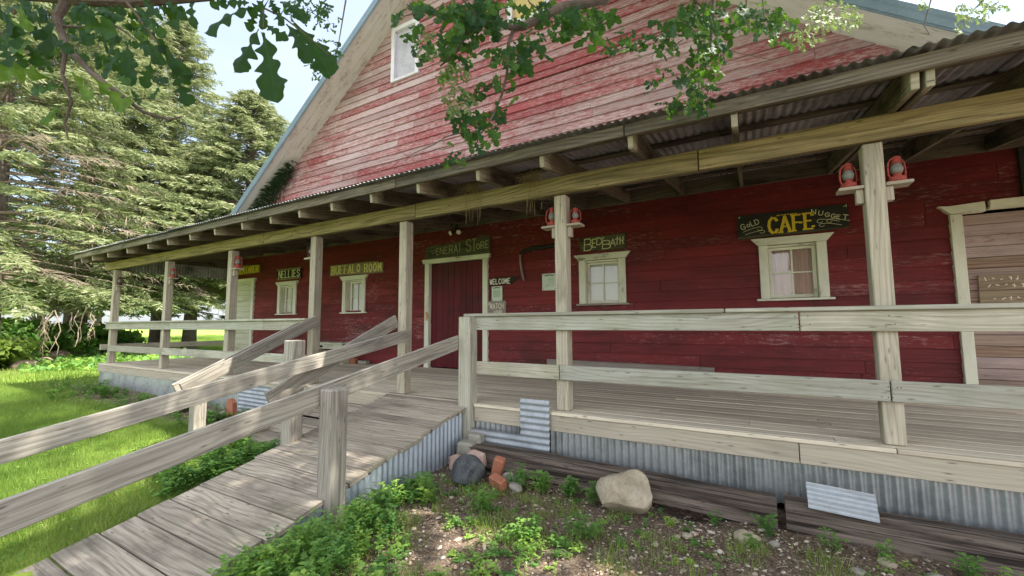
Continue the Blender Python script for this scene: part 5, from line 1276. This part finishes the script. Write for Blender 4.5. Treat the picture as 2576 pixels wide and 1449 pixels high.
# ------------------------------------------------------------------ oak in front
def oak():
    rs = np.random.RandomState(23)
    oakt = thing('oak_tree', 'oak whose lobed leafy branches hang across the top of the view', 'tree', (1.6,-7.2,-.6))
    wood_ = MB(); leaves = []
    PROF = [(0,.012),(.10,.03),(.17,.085),(.23,.17),(.28,.20),(.315,.12),(.35,.065),(.40,.075),(.46,.20),(.52,.27),(.555,.19),(.585,.10),(.64,.14),(.70,.25),(.76,.28),(.80,.215),(.85,.245),(.90,.165),(.935,.16),(.97,.11),(1.0,.01)]
    p0 = np.array([p[0] for p in PROF]); w0 = np.array([p[1] for p in PROF])*.84
    pt = np.concatenate([np.linspace(0, .2, 6)[:-1], np.linspace(.2, 1, 44)])
    pw = np.interp(pt, p0, w0); pw[1:-1] = .25*pw[:-2]+.5*pw[1:-1]+.25*pw[2:]
    def leaf(base, tip, nrm, wscale=1.0, bend=.12, fold=.3, c=None):
        base = np.array(base); tip = np.array(tip); ax = tip-base; L = np.linalg.norm(ax); ax = ax/L; n = np.array(nrm, float); n -= n.dot(ax)*ax; n /= np.linalg.norm(n); b = np.cross(ax, n)
        kn = np.linspace(0, 1, 9); jl = np.interp(pt, kn, 1+rs.uniform(-.25,.25,9)); jr = np.interp(pt, kn, 1+rs.uniform(-.25,.25,9)); sh = np.interp(pt, kn, rs.uniform(-.03,.03,9)); sh = sh*np.sin(pt*PI)
        cur = bend*np.sin(pt*PI)*L; tw = rs.uniform(-.5,.5); sway = b[None,:]*(rs.uniform(-.10,.10)*np.sin(pt*PI)*L)[:,None]
        mid = base+np.outer(pt*L, ax)+np.outer(cur, n)+sway; rib = (.013*(1-pt*.75)*L)[:,None]
        wl = np.maximum((pw*jl*L*wscale*.9)[:,None], rib*1.3); wr = np.maximum((pw*jr*L*wscale*.9)[:,None], rib*1.3); wav = n*(.03*L*np.sin(pt*19+rs.uniform(0,6)))[:,None]
        o = np.outer(cur, n)+sway
        lf = base+np.outer((pt+sh)*L, ax)+o+b*wl+n*wl*(fold+tw*pt[:,None]*.5)+wav; rt = base+np.outer((pt-sh)*L, ax)+o-b*wr+n*wr*(fold-tw*pt[:,None]*.5)-wav
        V = np.stack([lf, mid+b*rib+n*rib*fold, mid-b*rib+n*rib*fold, rt],1).reshape(-1,3); i = np.arange(len(pt)-1)*4
        F = np.stack([np.stack([i+k, i+k+1, i+k+5, i+k+4],1) for k in range(3)],1).reshape(-1,4)
        c = rs.uniform(0,.62) if c is None else c
        leaves.append((V, F, np.tile(np.clip(np.array([c-.03, c+.22, c+.05]),0,1), len(i))))
    toC = -np.array(CF)
    def L3(p, q, d, d2=None, ws=1.0, c=None, pet=True):
        a = pix(p[0], p[1], d); b = pix(q[0], q[1], d if d2 is None else d2); nn = toC+rs.normal(size=3)*.35
        leaf(a, b, nn, ws, rs.uniform(-.12,.15), rs.uniform(.05,.4)*rs.choice((-1,1)), c)
    def limb(pl, d, r0, r1, n=8):
        pts = [pix(p[0], p[1], (p[2] if len(p) > 2 else d)) for p in pl]; k = len(pts); wood_.tube(pts, [r0+(r1-r0)*i/(k-1) for i in range(k)], n); return pts
    z1 = lambda a, b: (a/3, b/3)
    z2 = lambda a, b: (858.7+a/3, b/3)
    z3 = lambda a, b: (1717.3+a/3, b/3)
    # --- near left twigs
    d = 1.25
    limb([(-60,-25),(100,-14),(190,-2),(330,4),(520,-12),(760,-60)], d+.1, .022, .015)
    limb([z1(500,10),z1(430,130),z1(462,240),z1(500,350),z1(690,550),z1(940,740),z1(1080,845),z1(1280,905),z1(1370,880)], d, .013, .0025)
    limb([z1(500,350),z1(470,560),z1(540,770),z1(490,930),z1(515,1060)], d, .006, .002); limb([z1(460,195),z1(620,205),z1(760,180)], d, .004, .002)
    limb([z1(1000,745),z1(1150,745),z1(1300,800)], d, .002, .001); limb([z1(800,150),z1(960,250),z1(1030,310)], d, .003, .0015); limb([z1(960,20),z1(1120,230),z1(1190,330)], d, .004, .002)
    for p, q, ws, c in (((320,50),(405,420),1.15,.05),((40,110),(120,395),1.5,.75),((545,545),(690,750),1.0,.98),((700,580),(945,825),1.0,1.0),((400,600),(-30,560),.75,.9),((460,650),(240,690),1.0,.5),((440,790),(300,930),1.0,.8),
        ((870,250),(840,370),1.2,.1),((960,330),(985,650),1.0,.15),((870,400),(790,600),1.2,.2),((1150,240),(1440,560),.65,.05),((1240,410),(1440,620),1.1,.0),((1330,560),(1430,800),1.0,.1),((1140,470),(1090,665),1.0,.1),
        ((1130,590),(1275,615),1.2,.15),((1210,640),(1110,740),1.2,.6),((1030,320),(1255,490),.8,.1),((985,670),(1060,790),1.0,.2),((610,220),(890,250),1.1,.55),((1120,190),(1260,255),1.1,.6),((1060,200),(1070,310),1.3,.7),((500,90),(700,170),1.2,.3),
        ((700,60),(860,190),1.2,.3),((180,40),(30,180),1.3,.35),((560,60),(720,130),1.2,.15),((140,0),(280,160),1.3,.2),((880,560),(990,640),1.3,.6),((960,130),(1130,140),1.1,.25),((1040,40),(1180,200),1.0,.3),((240,20),(120,60),1.4,.2),((660,10),(560,140),1.3,.15)): L3(z1(*p), z1(*q), d+rs.uniform(-.08,.1), None, ws*1.12, c)
    for i in range(58):
        a = (rs.uniform(-60,1250), rs.uniform(-40,420)); g_ = rs.uniform(.2,1.5); l = rs.uniform(120,230); L3(z1(*a), z1(a[0]+l*math.cos(g_), a[1]+l*math.sin(g_)), d+rs.uniform(-.05,.3), None, rs.uniform(.9,1.3), rs.choice((.0,.05,.1,.2,.35,.9)))  # brightest tone puts the backlit glow into the leaf colour
    # leaves silhouetted against the sky
    d = 1.65
    limb([(760,-60),(690,-25),(663,20),(662,70)], d, .007, .002); limb([(663,20),(715,45),(760,80),(830,140)], d, .004, .0015)
    for p, q, ws, c in (((1300,10),(1345,235),.9,.1),((1470,-20),(1490,225),.7,.1),((1900,50),(1545,250),.85,.15),((1960,30),(1985,225),.8,.1),((1950,220),(1770,550),1.0,.1),((1985,245),(2085,775),.95,.2),((2010,190),(2170,310),1.0,.15),
        ((2160,180),(2330,480),.9,.05),((2215,175),(2490,590),.85,.2),((1720,-20),(1590,50),1.2,.1),((1880,20),(1715,20),1.2,.1),((2120,20),(2320,175),1.1,.15),((2080,40),(2150,190),1.2,.1),((1990,0),(1880,110),1.3,.1),((2040,-10),(2100,90),1.3,.15),((1930,90),(1880,240),1.1,.1),((1640,-40),(1700,70),1.0,.1)): L3(z1(*p), z1(*q), d+rs.uniform(-.08,.1), None, ws*1.12, c)
    groups = [list(leaves)]; leaves.clear()
    # --- middle branch
    d = 3.0
    limb([z2(2100,-90)+(3.3,),z2(1990,-5)+(3.2,),z2(1650,60)+(3.1,),z2(1500,130)+(3.05,),z2(1380,200)+(3.0,),z2(1300,215)+(3.0,),z2(1180,170)+(3.0,),z2(1000,190)+(2.95,),z2(930,280)+(2.95,),z2(860,400)+(2.95,),z2(745,500)+(2.95,)], d, .040, .006, 10)
    limb([z2(1300,215),z2(1262,330),z2(1250,560),z2(1210,720),z2(1130,900),z2(1060,1000),z2(960,1200),z2(830,1285)], d, .014, .002)
    limb([z2(1060,1000),z2(920,1000),z2(790,1030),z2(700,1090),z2(550,1155),z2(500,1180),z2(410,1115)], d, .006, .0015); limb([z2(830,1110),z2(760,1130),z2(680,1120)], d, .003, .001)
    limb([z2(1000,190),z2(850,150),z2(620,90),z2(480,120)], d, .009, .003); limb([z2(1000,190),z2(1010,100),z2(900,-20)], d, .01, .006); limb([z2(1280,350),z2(1400,520),z2(1490,640)], d, .005, .001); limb([z2(1210,660),z2(960,665)], d, .004, .001)
    limb([z2(1130,900),z2(1200,990)], d, .003, .001); limb([z2(1500,80),z2(1420,20),z2(1390,-40)], d, .006, .004)
    def scatter(cx, cy, rx, ry, n, d, size, down=.7, cl=.5, ws=1.0, conv=z2, dz=.25, mn=0.0):
        for i in range(int(n*1.35)):
            for _ in range(20):
                a, b = rs.uniform(-1,1,2)
                if a*a+b*b < 1: break
            p = conv(cx+a*rx, cy+b*ry); ang = rs.normal()*1.0+PI/2*down*1.0; l = size*rs.uniform(.55,1.15)*1060/d
            q = (p[0]+l*math.cos(ang), p[1]+l*math.sin(ang)); dd = d+rs.uniform(-dz,dz)
            L3(p, q, dd, dd+rs.uniform(-.6,.6)*size, ws*rs.uniform(.75,1.2), min(1,max(mn, rs.uniform(0,.35)+cl*(rs.rand() < .28))))
    scatter(1010,90,290,120,62,d,.15); scatter(860,330,130,180,26,d,.14); scatter(1330,370,170,170,30,d,.145); scatter(620,280,130,110,14,d,.13); scatter(700,70,250,80,18,d,.13)
    scatter(960,880,150,120,22,d,.12); scatter(1060,1020,100,90,9,d,.12); scatter(870,1180,60,70,6,d,.10); scatter(960,680,120,40,5,d,.12); scatter(1220,760,60,60,4,d,.12); scatter(1210,540,90,70,6,d,.13)
    scatter(1800,90,180,70,24,d,.16); scatter(1640,200,130,60,10,d,.13); scatter(1930,150,70,90,8,d,.18); scatter(1500,60,120,60,12,d,.14)
    groups.append(list(leaves)); leaves.clear()
    # --- right branch
    d = 2.9
    limb([z3(260,-60),z3(235,0),z3(215,330),z3(170,440),z3(130,520),z3(150,750)], d, .012, .003); limb([z3(480,-40),z3(480,130),z3(500,240)], d, .005, .002); limb([z3(215,340),z3(430,400),z3(680,452)], d, .005, .0015)
    limb([z2(2600,170),z2(2430,250),z2(2280,320),z2(2100,370),z2(1960,400)], d, .006, .0015); limb([z2(2576,300),z2(2450,390),z2(2360,520)], d, .004, .001); limb([z3(600,-30),z3(615,120),z3(680,190)], d, .004, .002); limb([z3(60,-20),z3(160,60),z3(225,0)], d, .008, .004)
    scatter(110,100,190,120,38,d,.13,conv=z3); scatter(180,330,140,140,34,d,.125,conv=z3); scatter(120,560,100,130,22,d,.115,conv=z3,cl=.6); scatter(90,760,90,110,20,d,.10,conv=z3,cl=.9,mn=.3); scatter(620,130,150,110,26,d,.12,conv=z3,cl=.6); scatter(430,120,100,110,14,d,.13,conv=z3)
    scatter(700,280,80,60,8,d,.10,conv=z3,cl=.9); scatter(2120,300,170,110,24,d,.095,ws=.9); scatter(2440,250,140,120,22,d,.11); scatter(2400,600,60,90,8,d,.09); scatter(2500,780,80,70,8,d,.10,cl=.8)
    nq = len(leaves)
    groups.append(list(leaves)); leaves.clear()
    # --- paler sprays nearer the barn
    d = 3.25
    limb([z3(1250,-50),z3(1150,60),z3(1020,150),z3(900,280)], d, .006, .002); limb([z3(1880,-20),z3(1840,120),z3(1820,190),z3(1860,260)], d, .005, .002); limb([z3(2300,-30),z3(2210,60),z3(2090,180)], d, .006, .002)
    scatter(1120,110,220,120,95,d,.055,conv=z3,cl=.5,ws=1.25); scatter(920,270,110,70,36,d,.055,conv=z3,cl=.6,ws=1.2); scatter(2200,80,150,90,44,d,.06,conv=z3,ws=1.2); scatter(2080,200,60,50,8,d,.06,conv=z3); scatter(2400,40,60,40,8,d,.06,conv=z3); scatter(1810,15,40,25,5,d,.06,conv=z3)
    scatter(890,760,110,110,70,2.95,.05,conv=z2,cl=.7,ws=1.1); scatter(830,560,130,110,60,2.95,.045,conv=z2,ws=1.0); scatter(640,330,120,120,40,2.95,.05,conv=z2)
    leaves_pale = list(leaves); leaves.clear()
    # small silhouetted sprays against the sky left of the gable
    d = 2.2
    limb([(870,0),(860,60),(850,120),(828,190)], d, .004, .001); limb([(850,-30),(800,20),(770,40)], d, .004, .001)
    z1s = z1
    scatter(2300,60,180,90,60,d,.045,conv=z1,ws=.9); scatter(2470,150,90,100,22,d,.04,conv=z1,ws=.9); scatter(2440,390,120,110,60,d,.042,conv=z1,ws=.9); scatter(2400,500,80,80,20,d,.04,conv=z1)
    leaves_sky = list(leaves); leaves.clear()
    def emit(ls, nm, mat):
        V = []; F = []; RN = []; k = 0
        for v, f, c in ls: V.append(v); F.append(f+k); RN.append(c); k += len(v)
        fast_mesh(nm, np.concatenate(V), faces_quad=np.concatenate(F), rnd=np.concatenate(RN), mat=mat, parent=oakt, smooth=True)
    for g_ in groups: emit(g_, 'leafy_bough', M['oakleaf'])
    emit(leaves_pale, 'pale_leaf_sprays', M['oakpale']); emit(leaves_sky, 'high_leaf_sprays', M['oakleaf'])
    # trunk and main limbs behind and above the camera
    wood_.tube([(1.6,-7.2,-.7),(1.65,-7.1,.6),(1.5,-6.9,2.6),(1.3,-6.5,4.2)], [.52,.42,.36,.30], 14)
    for q, r in (([(1.4,-6.7,3.4),(.2,-5.4,4.2),tuple(pix(*(z2(2100,-90)),3.3))],(.2,.12,.04)), ([(1.3,-6.5,4.1),(-1.2,-5.6,3.9),(-2.2,-4.6,2.6),tuple(pix(760,-60,1.65))],(.18,.09,.04,.015)), ([(1.3,-6.5,4.2),(3.0,-3.6,5.4),(4.4,-1.6,6.4)],(.26,.16,.08)), ([(1.4,-6.6,3.8),(2.2,-4.6,4.2),tuple(pix(*z3(260,-60),2.9))],(.16,.07,.012)),
                 ([(3.0,-3.6,5.4),(1.2,-2.6,6.6),(-.4,-2.4,7.4)],(.13,.08,.05)), ([(1.3,-6.5,4.2),(2.4,-8,6.4),(3,-9,8.5)],(.24,.15,.08)), ([(1.3,-6.5,4.2),(1.2,-4.6,7.6),(.4,-1.4,10.8),(-2.6,.2,11.6)],(.26,.18,.10,.04)), ([(4.4,-1.6,6.4),(6.2,-1.4,7.2),(7.5,-1.8,8.2)],(.09,.06,.03))):
        wood_.tube(q, list(r), 9)
    wood_.build('trunk_and_limbs', M['bark'], oakt, smooth=True)
    # upper crown: out of the frame, it shades the yard
    n = 35000; cs = np.array([(1.0,-2.6,6.6),(2.6,-2.2,6.2),(4.2,-1.8,6.8),(5.6,-1.9,6.6),(3.2,-4.2,6.0),(1.2,-5.0,6.2),(6.6,-2.6,7.6),(2.6,-6.6,7.6),(4.6,-4.6,7.4),(2.4,-2.8,8.2),(4.6,-2.6,8.6),(-.6,-4.6,6.4),(3,-8.6,8.4),(3.4,-1.4,5.6),(-1.2,-3.2,7.2),(-.6,.1,11.4),(-3.4,.9,11.2),(.9,-.5,6.6),(1.7,-1.6,6.1)])
    P = cs[rs.randint(len(cs), size=n)] + rs.normal(size=(n,3))*np.array([.75,.65,.55]); keep = []
    for i in range(n):
        w = project(P[i]); keep.append(not (w and -160 < w[0] < 2740 and -120 < w[1] < 1500))
    P = P[np.array(keep)]; V, F = leaf_cloud(P, rs.normal(size=(len(P),3))+np.array([0,0,.8]), np.full(len(P),.17), rs, .62)
    fast_mesh('upper_crown', V, faces_tri=F, rnd=np.repeat(rs.uniform(0,.8,len(P)),2), mat=M['oakleaf'], parent=oakt)
oak()
bpy.context.view_layer.update()
